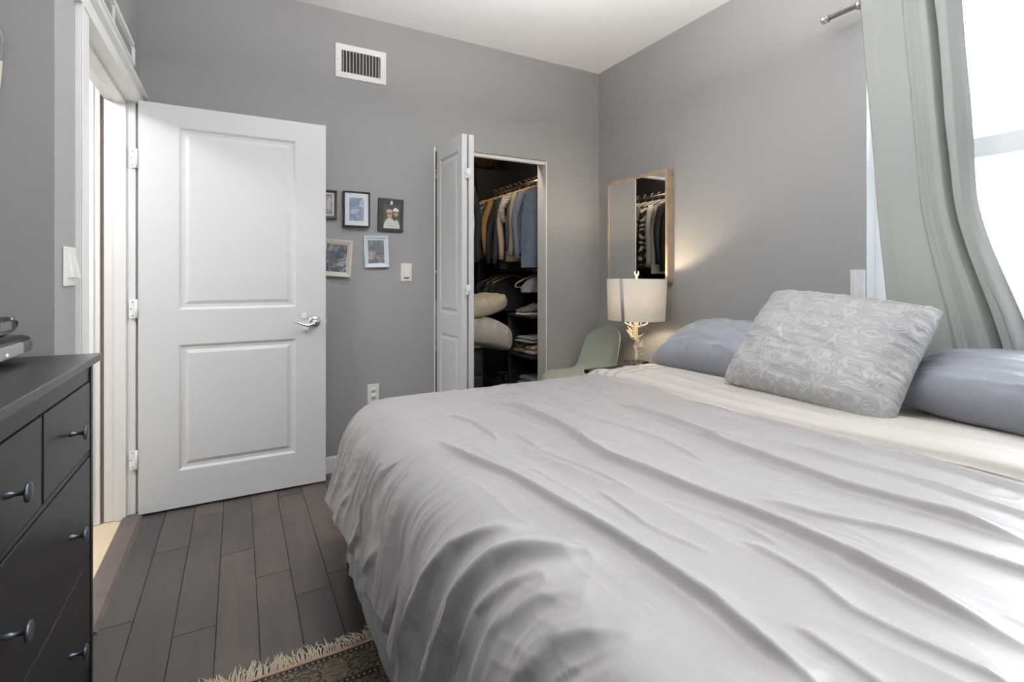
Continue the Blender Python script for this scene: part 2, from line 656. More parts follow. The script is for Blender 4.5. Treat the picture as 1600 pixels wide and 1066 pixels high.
def ridge(A, B, poly, width, height, steep=0.45, tail=0.12):
    """a crease along a polyline of the cloth: gentle on the +x side, steep on the -x side"""
    best = np.full(A.shape, 1e9)
    sgn = np.ones(A.shape)
    along = np.zeros(A.shape)
    L = sum(math.dist(poly[i], poly[i + 1]) for i in range(len(poly) - 1))
    run = 0
    for i in range(len(poly) - 1):
        (x0, y0), (x1, y1) = poly[i], poly[i + 1]
        dx, dy = x1 - x0, y1 - y0
        l = math.hypot(dx, dy)
        t = np.clip(((A - x0) * dx + (B - y0) * dy) / (l * l), 0, 1)
        px, py = x0 + t * dx - A, y0 + t * dy - B
        d = np.hypot(px, py)
        cr = (A - x0) * (-dy) + (B - y0) * dx
        m = d < best
        best = np.where(m, d, best)
        sgn = np.where(m, np.sign(cr), sgn)
        along = np.where(m, run + t * l, along)
        run += l
    end = sstep(along, 0, 0.18 * L) * (1 - sstep(along, (1 - tail) * L, 0.995 * L)) if L > 0 else 1
    wloc = np.where(sgn > 0, width * 1.6, width * steep)
    q = best / wloc
    return height * end * (0.55 * np.exp(-q ** 2) + 0.45 * np.exp(-1.5 * q))


# ------------------------------------------------------------------ room dimensions
YB = 3.17      # back wall
XR = 2.52      # right wall
XL = -0.44     # left wall (door wall)
YS = 1.81      # where the left wall steps back behind the dresser
XRC = -0.92    # recessed left wall
YF = -1.7      # wall behind the camera
H = 2.79
CX0, CX1, CZ = 1.145, 2.035, 2.043      # closet opening
T = 0.12

# ---- floor: planks running away from the camera
rnd = random.Random(3)
pl, tones = MB(), []
ends = {-1: [2.13], 0: [1.20, 2.60], 1: [1.97, 2.90], 2: [1.3, 2.45], 3: [2.20], 4: [2.01, 2.95], 5: [2.10], 6: [1.5, 2.7]}
x = -0.312 - 0.125 * 6
k = -6
while x < XR + 0.6:
    cuts = ends.get(k)
    if cuts is None:
        cuts = [rnd.uniform(-1.5, -0.7), rnd.uniform(0.1, 0.7), rnd.uniform(1.3, 1.9), rnd.uniform(2.4, 2.9)]
    else:
        cuts = [-1.0, 0.1] + cuts
    ys = [YF] + sorted(c for c in cuts if YF + 0.2 < c < YB) + [YB + 0.0]
    g = 0.0012
    for y0, y1 in zip(ys[:-1], ys[1:]):
        xa, xb = x + g, x + 0.125 - g
        if xa > XR:
            continue
        # the left wall and doorway side: floor stops at the wall line
        if xb < XRC:
            continue
        lo, hi = y0 + g, y1 - g
        if xb <= XL + 0.03 and hi > YS:
            hi = YS
            if hi <= lo:
                continue
        pl.box(max(xa, XRC), min(xb, XR), lo, hi, -0.012, 0.0)
        tones.append(rnd.random())
    x += 0.125
    k += 1
fl = pl.build('floor', M['floor'], bevel=0.0)
ca = fl.data.color_attributes.new('plank_tone', 'FLOAT_COLOR', 'CORNER')
cols = []
for t in tones:
    cols.extend([t, t * 0.7 + 0.1, 1 - t, 1.0] * 24)
ca.data.foreach_set('color', cols)
struct(fl, 'dark grey-brown wooden plank floor')
struct(bx(XRC - T, XR + T, YF - T, YB, -0.1, -0.0125, 'floor', M['slot']), 'subfloor showing in the joints')

# ---- walls
mb = MB()
mb.box(XL - 0.14, CX0, YB, YB + T, 0, H)
mb.box(CX1, XR + T, YB, YB + T, 0, H)
mb.box(CX0, CX1, YB, YB + T, CZ, H)
struct(mb.build('wall_back', M['wall']), 'grey wall with the closet opening')
WY0, WY1, WZ0, WZ1 = -1.2, 1.235, 0.86, 2.62
mb = MB()
mb.box(XR, XR + T, WY1, YB, 0, H)
mb.box(XR, XR + T, YF, WY0, 0, H)
mb.box(XR, XR + T, WY0, WY1, 0, WZ0)
mb.box(XR, XR + T, WY0, WY1, WZ1, H)
struct(mb.build('wall_right', M['wall']), 'grey window wall behind the bed head')
DY0, DY1, DZ = 2.12, 3.045, 2.050
mb = MB()
mb.box(XL - 0.12, XL, YS, DY0, 0, H)
mb.box(XL - 0.12, XL, DY1, YB, 0, H)
mb.box(XL - 0.12, XL, DY0, DY1, DZ, H)
struct(mb.build('wall_left', M['wall']), 'grey wall around the bedroom doorway')
struct(bx(XRC - T, XL - 0.14, YS, YS + T, 0, H, 'wall_recess', M['wall']), 'grey wall beside the dresser')
struct(bx(XRC - T, XRC, YF, YS, 0, H, 'wall_side', M['wall']), 'grey wall behind the dresser')
struct(bx(XRC - T, XR + T, YF - T, YF, 0, H, 'wall_front', M['wall']), 'grey wall behind the camera')
struct(bx(XRC - T, XR + T, YF - T, YB + T, H, H + 0.1, 'ceiling', M['ceiling']), 'white ceiling')


def baseboard(name, x0, x1, y0, y1):
    mb_ = MB()
    mb_.box(x0, x1, y0, y1, 0, 0.088)
    cx, cy = (x0 + x1) / 2, (y0 + y1) / 2
    dx, dy = (x1 - x0), (y1 - y0)
    if dx > dy:
        mb_.box(x0, x1, y0 + 0.005, y1, 0.088, 0.098)
    else:
        mb_.box(x0 + 0.0, x1 - 0.0, y0, y1, 0.088, 0.098)
    struct(mb_.build(name, M['trim'], bevel=0.002))


baseboard('baseboard_back', XL, CX0 - 0.002, YB - 0.014, YB)
baseboard('baseboard_back', CX1 + 0.002, XR, YB - 0.014, YB)
baseboard('baseboard_right', XR - 0.014, XR, 0.1, YB - 0.014)
baseboard('baseboard_left', XL, XL + 0.014, YS, 2.005)

# ---- doorway trim, jamb, hall
mb = MB()
mb.box(XL - 0.002, XL + 0.014, 2.012, DY0 - 0.012, 0, DZ + 0.03)
mb.box(XL + 0.014, XL + 0.018, 2.012, 2.030, 0, DZ + 0.03)
struct(mb.build('trim_1', M['trim'], bevel=0.003), 'white casing on the near side of the doorway')
mb = MB()
mb.box(XL - 0.002, XL + 0.014, DY1 + 0.022, YB - 0.016, 0, DZ + 0.03)
struct(mb.build('trim_2', M['trim'], bevel=0.003), 'white casing on the hinge side of the doorway')
# head casing: flat board under a sloping crown
prof = [(0.0, 2.030), (0.018, 2.030), (0.020, 2.075), (0.036, 2.085), (0.040, 2.098), (0.030, 2.108), (0.010, 2.145), (0.0, 2.150)]
mb = MB()
v = []
for yy, e in ((2.000, 1), (3.115, 1)):
    for px, pz in prof:
        v.append((XL + px, yy + (-px if yy < 2.5 else px) * 0.8, pz))
n = len(prof)
f = [(i, i + 1, n + i + 1, n + i) for i in range(n - 1)] + [tuple(range(n))[::-1], tuple(range(n, 2 * n))]
mb.add(v, f)
struct(mb.build('trim_3', M['trim']), 'white moulded head casing over the doorway')
# jambs
mb = MB()
mb.box(XL - 0.121, XL + 0.002, DY1 - 0.001, DY1 + 0.021, 0, DZ)                # hinge jamb
mb.box(XL - 0.121, XL + 0.002, DY0 - 0.014, DY0, 0, DZ)                         # strike jamb
mb.box(XL - 0.121, XL + 0.002, DY0 - 0.014, DY1 + 0.021, DZ - 0.018, DZ)           # head jamb
mb.box(XL - 0.080, XL - 0.034, DY1 - 0.014, DY1 - 0.001, 0, DZ - 0.018)            # stops
mb.box(XL - 0.080, XL - 0.034, DY0, DY0 + 0.013, 0, DZ - 0.018)
mb.box(XL - 0.080, XL - 0.034, DY0, DY1, DZ - 0.032, DZ - 0.018)
struct(mb.build('trim_4', M['trim'], bevel=0.0015), 'white jamb and stop of the doorway')
mb = MB()
prof = [(XL - 0.055, -0.004), (XL - 0.045, 0.012), (XL - 0.015, 0.017), (XL + 0.022, 0.014), (XL + 0.036, 0.0)]
v = [(a, yy, b) for yy in (DY0 - 0.01, DY1 + 0.03) for a, b in prof]
n = len(prof)
mb.add(v, [(i, i + 1, n + i + 1, n + i) for i in range(n - 1)] + [tuple(range(n))[::-1], tuple(range(n, 2 * n))])
struct(mb.build('trim_5', M['threshold']), 'grey-brown wooden threshold strip')
# hall beyond
struct(bx(-1.9, XL - 0.03, 0.6, 4.4, -0.1, -0.002, 'floor', M['tile']), 'cream tiled hall floor')
mb = MB()
mb.box(-1.9, XL - 0.134, 3.050, 3.17, 0, 2.5)
struct(mb.build('wall_hall', M['hallwall']), 'white hall wall past the doorway')
mb = MB()
mb.box(-0.68, XL - 0.134, 3.030, 3.049, 0, 2.14)
mb.box(-0.655, XL - 0.155, 3.020, 3.030, 0, 2.12)
struct(mb.build('trim_6', M['hallwall'], bevel=0.002), 'white moulded casing in the hall')
struct(bx(-2.0, -1.9, 0.6, 4.4, 0, 2.5, 'wall_hall', M['hallwall']), 'white far wall of the hall')
struct(bx(-2.0, XL - 0.14, 0.5, 0.6, 0, 2.5, 'wall_hall', M['hallwall']), 'white near end of the hall')
struct(bx(-2.0, XL - 0.14, 0.5, 3.2, 2.5, 2.6, 'ceiling', M['ceiling']), 'white hall ceiling')
struct(bx(XL - 0.134, XL - 0.122, 3.045, 3.065, 0, 2.10, 'trim_7', M['dark_gap']), 'brown gap beside the doorway jamb')
tt = thing('added_fill_pendant', 'added out-of-view white bowl pendant for the fill uplight over the bed', 'ceiling light', (FILL_XY[0], FILL_XY[1], H))  # bowl pendant added out of view to carry the fill uplight
MB().lathe([(0, -0.62), (0.10, -0.61), (0.19, -0.57), (0.24, -0.51), (0.235, -0.51), (0.185, -0.56), (0.10, -0.60), (0, -0.605)]).build('bowl', M['white_plastic2'], tt)
for k_ in range(3):
    a_ = k_ * 2 * PI / 3
    MB().tube([(0.237 * math.cos(a_), 0.237 * math.sin(a_), -0.512), (0.01 * math.cos(a_), 0.01 * math.sin(a_), -0.01)], 0.002, 6).build('cable', M['nickel'], tt)
for lab_, loc_ in (('added round holder for the hall fill light', (-1.15, 2.0, 2.5)), ('added small holder for the closet fill light behind the door header', (1.62, 3.42, 2.42))):
    tt = thing('added_fill_holder', lab_, 'ceiling light', loc_)  # holders added to go with the hall and closet fill lights
    MB().lathe([(0, 0), (0.07, 0), (0.065, -0.018), (0.03, -0.035), (0.022, -0.09), (0, -0.09)]).build('lamp_holder', M['white_plastic2'], tt)

# return air grille over the doorway
gr = thing('air_grille', 'long white air return grille above the doorway casing', 'air vent', (XL, 2.3, 2.2))
mb = MB()
gy0, gy1, gz0, gz1 = -0.95, 0.615, -0.042, 0.068
for a in ((gy0, gy1, gz0, gz0 + 0.014), (gy0, gy1, gz1 - 0.020, gz1), (gy0, gy0 + 0.02, gz0, gz1), (gy1 - 0.022, gy1, gz0, gz1)):
    mb.box(0, 0.020, a[0], a[1], a[2], a[3])
mb.build('frame', M['trim'], gr, bevel=0.002)
for yy in (-0.55, -0.17, 0.19):
    mb = MB()
    mb.box(0.0, 0.016, yy - 0.005, yy + 0.005, gz0 + 0.012, gz1 - 0.018)
    mb.build('mullion', M['trim'], gr)
mb = MB()
for i in range(7):
    z = gz0 + 0.018 + i * 0.0105
    mb.add([(0.001, gy0 + 0.02, z), (0.001, gy1 - 0.02, z), (0.011, gy1 - 0.02, z - 0.009), (0.011, gy0 + 0.02, z - 0.009),
            (0.001, gy0 + 0.02, z + 0.0012), (0.001, gy1 - 0.02, z + 0.0012), (0.011, gy1 - 0.02, z - 0.0078), (0.011, gy0 + 0.02, z - 0.0078)],
           [(0, 1, 2, 3), (7, 6, 5, 4), (0, 3, 7, 4), (1, 5, 6, 2), (3, 2, 6, 7), (0, 4, 5, 1)])
mb.build('louvre', M['trim'], gr)

# ---- panelled doors


def panel_slab(w_, h_, t_, panels, ring=((0, 0), (0.007, -0.004), (0.012, -0.009), (0.028, -0.010), (0.046, -0.003))):
    """slab from x 0..w, z 0..h, front at y=0 facing -y, back at y=t; panels on both faces"""
    mb_ = MB()
    for side in (0, 1):
        y0 = 0 if side == 0 else t_
        s = 1 if side == 0 else -1
        xs = sorted({0, w_} | {p[0] for p in panels} | {p[1] for p in panels})
        zs = sorted({0, h_} | {p[2] for p in panels} | {p[3] for p in panels})
        for i in range(len(xs) - 1):
            for j in range(len(zs) - 1):
                a, b, c, d = xs[i], xs[i + 1], zs[j], zs[j + 1]
                if any(p[0] <= a and b <= p[1] and p[2] <= c and d <= p[3] for p in panels):
                    continue
                q = [(a, y0, c), (b, y0, c), (b, y0, d), (a, y0, d)]
                mb_.add(q, [(0, 1, 2, 3)] if side == 0 else [(3, 2, 1, 0)])
        for p in panels:
            rings = []
            for o_, dep in ring:
                rings.append([(p[0] + o_, y0 - s * dep, p[2] + o_), (p[1] - o_, y0 - s * dep, p[2] + o_),
                              (p[1] - o_, y0 - s * dep, p[3] - o_), (p[0] + o_, y0 - s * dep, p[3] - o_)])
            v_ = [q for r_ in rings for q in r_]
            f_ = []
            for i in range(len(rings) - 1):
                for k_ in range(4):
                    q = (i * 4 + k_, i * 4 + (k_ + 1) % 4, (i + 1) * 4 + (k_ + 1) % 4, (i + 1) * 4 + k_)
                    f_.append(q if side == 0 else q[::-1])
            l = (len(rings) - 1) * 4
            f_.append((l, l + 1, l + 2, l + 3) if side == 0 else (l + 3, l + 2, l + 1, l))
            mb_.add(v_, f_)
    mb_.add([(0, 0, 0), (w_, 0, 0), (w_, t_, 0), (0, t_, 0), (0, 0, h_), (w_, 0, h_), (w_, t_, h_), (0, t_, h_)],
            [(0, 3, 2, 1), (4, 5, 6, 7), (0, 4, 7, 3), (1, 2, 6, 5)])
    return mb_


d1 = thing('door_1', 'white two-panel bedroom door swung open against the grey wall', 'door', (-0.426, 3.03, 0.012))
struct(d1)
DW = 0.870
panel_slab(DW, 2.03, 0.035, [(0.165, DW - 0.158, 0.185, 0.822), (0.165, DW - 0.158, 0.998, 1.922)]).build('door_panel', M['door'], d1)
for z in (0.272, 1.01, 1.745):
    mb = MB()
    r0 = 0.010
    pts = []
    # leaf with rounded outer corners screwed to the jamb
    hh, ww = 0.046, 0.034
    for a, (cx, cz) in ((PI, (-ww + r0, -hh + r0)), (PI / 2, (-ww + r0, hh - r0))):
        for q in range(5):
            an = (PI + q * PI / 8) if cz < 0 else (PI - q * PI / 8)
            pts.append((cx + r0 * math.cos(an), cz + r0 * math.sin(an)))
    lowp = pts[:5][::-1]
    topp = pts[5:][::1]
    ring_ = [(0.0, -hh)] + lowp + topp[0:] + [(0.0, hh)]
    ring_ = [(0.002, -hh)] + [p for p in pts[:5]][::-1] + [p for p in pts[5:]] + [(0.002, hh)]
    n = len(ring_)
    v = [(p[0] - 0.002, -0.004 + 0.008, z + p[1]) for p in ring_] + [(p[0] - 0.002, -0.0065 + 0.008, z + p[1]) for p in ring_]
    mb.add(v, [tuple(range(n)), tuple(range(n, 2 * n))[::-1]] + [(i, (i + 1) % n, n + (i + 1) % n, n + i) for i in range(n)])
    mb.tube([(-0.006, -0.003, z - hh), (-0.006, -0.003, z + hh)], 0.0055, 10)
    hg = mb.build('hinge', M['white_plastic2'], d1)
    sm = MB()
    for sx_, sz_ in ((-0.022, -0.034), (-0.028, 0.0), (-0.022, 0.034)):
        sm.lathe([(0, 0.001), (0.0032, 0.001), (0.0038, 0)], Matrix.Translation((sx_, 0.0010, z + sz_)) @ Matrix.Rotation(PI / 2, 4, 'X'), 10)
    sm.build('screw', M['screw'], hg)
# lever handle, room side
hx, hz = 0.808, 0.912
mb = MB()
TR = Matrix.Translation((hx, 0, hz)) @ Matrix.Rotation(PI / 2, 4, 'X')
mb.lathe([(0, 0.014), (0.020, 0.013), (0.030, 0.008), (0.034, 0.002), (0.034, 0)], TR, 32)
mb.lathe([(0.0, 0.052), (0.012, 0.051), (0.015, 0.046), (0.015, 0.03), (0.012, 0.012), (0.012, 0.0)], TR, 24)
pts = []
for i in range(13):
    t = i / 12
    pts.append((hx - 0.112 * t, -0.046 - 0.006 * math.sin(t * PI), hz - 0.003 - 0.012 * math.sin(t * PI * 1.5) - 0.004 * t))
mb.tube(pts, [0.0095 - 0.0045 * i / 12 for i in range(13)], 12)
mb.build('door_handle', M['chrome'], d1)
mb = MB()
mb.box(hx - 0.066, hx - 0.040, -0.010, 0, hz + 0.020, hz + 0.050)
mb.box(hx - 0.060, hx - 0.030, -0.018, 0, hz - 0.050, hz - 0.012)
o = mb.build('safety_lock', M['white_plastic2'], d1, bevel=0.004)
o['label'] = 'white plastic safety lock behind the lever'
mb = MB()
mb.box(DW, DW + 0.0015, 0.006, 0.029, hz - 0.028, hz + 0.028)
mb.box(DW, DW + 0.008, 0.012, 0.023, hz - 0.008, hz + 0.008)
mb.build('latch_plate', M['nickel'], d1)

# bifold closet door, folded open at the left jamb
d2 = thing('door_2', 'white bifold closet door folded open at the left of the closet', 'door', (0, 0, 0))
struct(d2)
LW, LT = 0.40, 0.034
bring = ((0, 0), (0.006, -0.003), (0.010, -0.007), (0.022, -0.008), (0.036, -0.002))
bz = [(0.055, LW - 0.055, 0.17, 0.80), (0.055, LW - 0.055, 0.93, 1.93)]
l1 = panel_slab(LW, 2.02, LT, bz, bring).build('door_panel', M['door'], d2)
l1.location = (CX0 + 0.020 + 0.0, YB + 0.005, 0.015)
l1.rotation_euler = (0, 0, -PI / 2 + 0.03)
l2 = panel_slab(LW, 2.02, LT, bz, bring).build('door_panel', M['door'], d2)
l2.location = (CX0 + 0.020 + 0.053, YB + 0.005, 0.015)
l2.rotation_euler = (0, 0, -PI / 2 + 0.01)
for z in (0.35, 1.10, 1.80):
    mb = MB()
    hy = YB - LW - 0.004
    hxm = CX0 + 0.020 + 0.049
    mb.box(hxm - 0.014, hxm + 0.014, hy - 0.004, hy - 0.001, z - 0.010, z + 0.028)
    mb.box(hxm - 0.020, hxm + 0.006, hy - 0.004, hy - 0.001, z - 0.030, z - 0.014)
    mb.tube([(hxm, hy - 0.004, z - 0.032), (hxm, hy - 0.004, z + 0.030)], 0.004, 8)
    mb.build('hinge', M['white_plastic2'], d2)
mb = MB()
mb.box(CX1 - 0.010, CX1 - 0.0005, YB + 0.001, YB + T, 0, CZ - 0.0005)
mb.box(CX0 + 0.0005, CX0 + 0.010, YB + 0.001, YB + T, 0, CZ - 0.0005)
struct(mb.build('trim_12', M['trim']), 'cream-white lining of the closet opening')
mb = MB()
mb.box(CX0 + 0.011, CX1 - 0.011, YB + 0.012, YB + 0.045, CZ - 0.024, CZ - 0.001)
struct(mb.build('trim_8', M['trim']), 'white bifold track under the closet header')

# ---- closet shell
cz_top = 2.42
CLX0, CLX1, CLY1 = 1.10, 2.42, 4.75
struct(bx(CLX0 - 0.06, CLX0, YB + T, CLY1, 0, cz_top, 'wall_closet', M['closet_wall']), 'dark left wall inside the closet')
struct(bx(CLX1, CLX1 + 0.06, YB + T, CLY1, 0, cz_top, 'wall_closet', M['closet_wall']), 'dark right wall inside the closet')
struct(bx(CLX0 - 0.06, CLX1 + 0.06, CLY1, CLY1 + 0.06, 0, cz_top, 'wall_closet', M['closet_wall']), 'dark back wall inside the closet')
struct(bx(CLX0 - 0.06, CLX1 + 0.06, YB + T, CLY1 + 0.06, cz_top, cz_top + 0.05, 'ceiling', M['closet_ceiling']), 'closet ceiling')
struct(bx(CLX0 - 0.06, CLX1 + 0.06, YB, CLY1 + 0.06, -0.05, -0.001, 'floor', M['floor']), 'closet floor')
# raw wood cleat under the closet ceiling
mb = MB()
mb.add([(1.50, 3.75, 2.405), (1.62, 3.62, 2.405), (2.30, 4.60, 2.30), (2.18, 4.70, 2.30),
        (1.50, 3.75, 2.42), (1.62, 3.62, 2.42), (2.30, 4.60, 2.42), (2.18, 4.70, 2.42)],
       [(3, 2, 1, 0), (4, 5, 6, 7), (0, 1, 5, 4), (1, 2, 6, 5), (2, 3, 7, 6), (3, 0, 4, 7)])
struct(mb.build('trim_9', M['raw_wood']), 'raw orange-brown wood cleat under the closet ceiling')

# closet organizer along the right wall
SU = thing('closet_shelf_unit', 'black shelf unit along the right side of the closet', 'shelf unit', (0, 0, 0))
sx0 = 1.985
mb = MB()
for name, y in (('side_panel', 3.32), ('side_panel', 3.69), ('side_panel', 4.30)):
    bx(sx0 if y > 3.4 else 2.09, CLX1 - 0.002, y, y + 0.018, 0, 0.872 if y < 4 else 2.2, name, M['closet_black'], SU, 0.001)
for z in (0.22, 0.535, 0.853):
    bx(sx0, CLX1 - 0.002, 3.339, 3.689, z, z + 0.018, 'shelf', M['closet_black'], SU, 0.001)
bx(sx0, CLX1 - 0.002, 3.709, 4.299, 0.22, 0.238, 'shelf', M['closet_black'], SU, 0.001)
LU = thing('closet_drawer_unit', 'low black closet cabinet under the folded bedding', 'cabinet', (0, 0, 0))
bx(CLX0 + 0.002, 1.66, 3.50, 4.20, 0, 0.62, 'body', M['closet_black'], LU, 0.002)
for z in (0.05, 0.24, 0.43):
    bx(CLX0 + 0.02, 1.64, 3.485, 3.4995, z, z + 0.17, 'drawer', M['closet_black'], LU, 0.002)
KP = thing('storage_panel', 'tall khaki-brown panel standing at the back left of the closet', 'panel')
bx(1.115, 1.20, 4.32, 4.74, 0.0, 2.05, 'side_panel', M['khaki'], KP, 0.002)
bx(1.20, 1.52, 4.70, 4.74, 0.0, 2.05, 'back_panel', M['khaki'], KP, 0.002)
RX, RZ = 2.16, 1.965
o = MB().tube([(RX, YB + T + 0.002, RZ), (RX, CLY1 - 0.002, RZ)], 0.014, 12).build('closet_rod', M['nickel'])
tag(o, 'upper metal hanging rod on the right side of the closet', 'closet rod')
LRX = 1.34
o = MB().tube([(LRX, YB + T + 0.002, RZ), (LRX, CLY1 - 0.002, RZ)], 0.014, 12).build('closet_rod', M['nickel'])
tag(o, 'upper metal hanging rod on the left side of the closet, seen in the mirror', 'closet rod')
o = MB().tube([(RX, YB + T + 0.002, 1.235), (RX, 4.298, 1.235)], 0.012, 12).build('closet_rod', M['nickel'])
tag(o, 'lower metal hanging rod under the jackets in the closet', 'closet rod')


def cloth_mat(name, c, c2=None, kind=None, scale=60):
    m = mat(name, c, 0.85, bump=0.3, bscale=300)
    if kind:
        nt = m.node_tree
        b = nt.nodes['Principled BSDF']
        tc = nt.nodes.new('ShaderNodeTexCoord')
        if kind == 'stripe':
            tx = nt.nodes.new('ShaderNodeTexWave')
            tx.bands_direction = 'Z'
            tx.inputs['Scale'].default_value = scale
            tx.inputs['Distortion'].default_value = 0.0
        elif kind == 'vine':
            tx = nt.nodes.new('ShaderNodeTexWave')
            tx.wave_type = 'RINGS'
            tx.inputs['Scale'].default_value = scale
            tx.inputs['Distortion'].default_value = 12.0
        else:
            tx = nt.nodes.new('ShaderNodeTexNoise')
            tx.inputs['Scale'].default_value = scale
        nt.links.new(tc.outputs['Object'], tx.inputs['Vector'])
        cr = nt.nodes.new('ShaderNodeValToRGB')
        cr.color_ramp.interpolation = 'CONSTANT' if kind != 'blotch' else 'LINEAR'
        cr.color_ramp.elements[0].color = c
        cr.color_ramp.elements[1].position = 0.5 if kind == 'stripe' else 0.62
        cr.color_ramp.elements[1].color = c2
        nt.links.new(tx.outputs['Fac'], cr.inputs['Fac'])
        nt.links.new(cr.outputs['Color'], b.inputs['Base Color'])
    return m


def make_hanger(m, name='clothes_hanger', hw=0.205):
    mb_ = MB()
    hook = [(0, 0, -0.045), (0, 0, -0.012)]
    for i in range(9):
        a = -PI / 2 + i * PI * 1.25 / 8
        hook.append((0.02 * math.cos(a) * 1.0, 0, 0.010 + 0.020 * math.sin(a) + 0.004))
    mb_.tube(hook, 0.0028, 6)
    sh = [(-hw, 0, -0.135), (-hw * 0.9, 0, -0.110), (-hw * 0.45, 0, -0.070), (0, 0, -0.042), (hw * 0.45, 0, -0.070), (hw * 0.9, 0, -0.110), (hw, 0, -0.135)]
    mb_.tube(sh, 0.0065, 8)
    mb_.tube([(-hw, 0, -0.135), (-hw + 0.015, 0, -0.142), (hw - 0.015, 0, -0.142), (hw, 0, -0.135)], 0.004, 6)
    return mb_.build(name, m)


def make_garment(name, m, hem, half=0.205, thick=0.028, sleeve=0.5, flare=1.0, seed=1):
    """hanging top seen from its shoulder: body sheet and two sleeves, local z=0 at the rod"""
    root = thing(name, '', 'clothing')
    n, rows = 40, 26
    P = np.zeros((n, rows, 3))
    for i in range(n):
        a = 2 * PI * i / n
        ca_, sa_ = math.cos(a), math.sin(a)
        for j in range(rows):
            t = j / (rows - 1)
            top = -0.052 - 0.085 * (abs(ca_) ** 1.3)
            z = top + (hem - top) * t
            w_ = half * (1 - 0.08 * math.sin(min(t * 3, 1) * PI)) * (1 + (flare - 1) * t) * (0.93 if t > 0.02 else 0.9)
            d_ = thick * (0.35 + 0.65 * min(1, t * 6))
            fold = 0.010 * math.sin(a * 5 + seed + 2 * t) * min(1, t * 2.5)
            P[i, j] = (w_ * (abs(ca_) ** 0.8) * (1 if ca_ > 0 else -1), d_ * sa_ + fold, z)
    mb_ = MB()
    mb_.grid(P[::-1], closed_u=True)
    mb_.build('body', m, root)
    if sleeve > 0:
        for s in (-1, 1):
            mb_ = MB()
            pts, rs = [], []
            for q in range(9):
                t = q / 8
                pts.append((s * (half * 0.86 + 0.060 * math.sin(min(1, t * 1.8) * PI / 2) + 0.012 * math.sin(t * 5 + seed)), 0.004 * math.sin(3 * t + seed), -0.125 - sleeve * t))
                rs.append(0.030 - 0.008 * t)
            mb_.tube(pts, rs, 12)
            mb_.build('sleeve', m, root)
    return root


upper = [  # y, hem, kind-name, colours, sleeve, label, half, thick
    (3.43, -0.715, 'shirt', cloth_mat('denim_blue', (0.075, 0.092, 0.125, 1), (0.10, 0.12, 0.16, 1), 'blotch', 30), 0.52, 'blue denim shirt hanging nearest the closet opening', 0.215, 0.038),
    (3.505, -0.60, 'jacket', cloth_mat('olive_beige', (0.22, 0.20, 0.15, 1)), 0.50, 'beige-olive jacket hanging just behind the blue denim shirt', 0.205, 0.022),
    (3.57, -0.62, 'shirt', cloth_mat('slate_navy', (0.035, 0.04, 0.055, 1)), 0.46, 'dark slate shirt between the beige-olive jacket and the striped top', 0.20, 0.02),
    (3.63, -0.40, 'striped_shirt', cloth_mat('white_navy_stripes', (0.62, 0.60, 0.56, 1), (0.05, 0.05, 0.06, 1), 'stripe', 24), 0.22, 'white shirt with dark stripes hanging in the closet', 0.21, 0.028),
    (3.70, -0.66, 'sweater', cloth_mat('cream_tan', (0.46, 0.35, 0.25, 1)), 0.52, 'long pale tan top hanging behind the striped shirt', 0.215, 0.026),
    (3.79, -0.72, 'jacket', cloth_mat('navy', (0.022, 0.028, 0.045, 1)), 0.55, 'navy blue jacket left of the pale tan top', 0.21, 0.034),
    (3.88, -0.70, 'jacket', cloth_mat('black_blue', (0.012, 0.013, 0.018, 1)), 0.55, 'near-black jacket beside the mustard shirt', 0.215, 0.032),
    (3.96, -0.62, 'shirt', cloth_mat('mustard', (0.27, 0.175, 0.055, 1)), 0.48, 'mustard yellow shirt in the middle of the closet row', 0.21, 0.024),
    (4.04, -0.55, 'shirt', cloth_mat('olive_brown', (0.13, 0.10, 0.045, 1), (0.05, 0.045, 0.03, 1), 'blotch', 25), 0.42, 'mottled olive brown shirt left of the mustard shirt', 0.20, 0.022),
    (4.11, -0.50, 'shirt', cloth_mat('black_white_print', (0.02, 0.02, 0.022, 1), (0.42, 0.40, 0.37, 1), 'vine', 10), 0.3, 'black shirt with a pale print in the closet row', 0.20, 0.022),
    (4.18, -0.58, 'shirt', cloth_mat('brown_tan', (0.19, 0.12, 0.065, 1)), 0.45, 'plain brown shirt behind the black printed shirt', 0.20, 0.022),
    (4.25, -0.62, 'shirt', cloth_mat('olive_dark', (0.16, 0.13, 0.05, 1)), 0.45, 'dark olive shirt near the back of the closet row', 0.20, 0.022),
]
hang_wood = mat('tan_wood_hanger', (0.50, 0.33, 0.19, 1), 0.5)
h0 = make_hanger(hang_wood)
h_used = False
for i, (y, hem, nm, m_, sl, lab, half, th) in enumerate(upper):
    g_ = make_garment(nm, m_, hem, half, th, sl, seed=i * 1.7)
    g_.location = (RX - 0.012 * (i % 2), y, RZ)
    g_.rotation_euler = (0, 0, rnd.uniform(-0.10, 0.10))
    tag(g_, lab, 'clothing', 'clothes on the upper right closet rod')
    h = h0 if not h_used else h0.copy()
    if h_used:
        C.objects.link(h)
    h_used = True
    h.location = g_.location
    h.rotation_euler = g_.rotation_euler
    tag(h, 'tan hanger holding the ' + lab.split(' hanging')[0].split(' in the')[0].split(' behind')[0].split(' between')[0].split(' left')[0].split(' beside')[0].split(' near the')[0], 'hanger', 'tan hangers on the upper closet rod')
# two empty hangers swung out at the back left
for y, rz, lab in ((4.33, 0.35, 'empty tan hanger at the far end of the closet row'), (4.40, 0.2, 'empty tan hanger behind the last hanging shirt')):
    h = h0.copy()
    C.objects.link(h)
    h.location = (RX - 0.03, y, RZ)
    h.rotation_euler = (0, 0, rz)
    tag(h, lab, 'hanger', 'tan hangers on the upper closet rod')
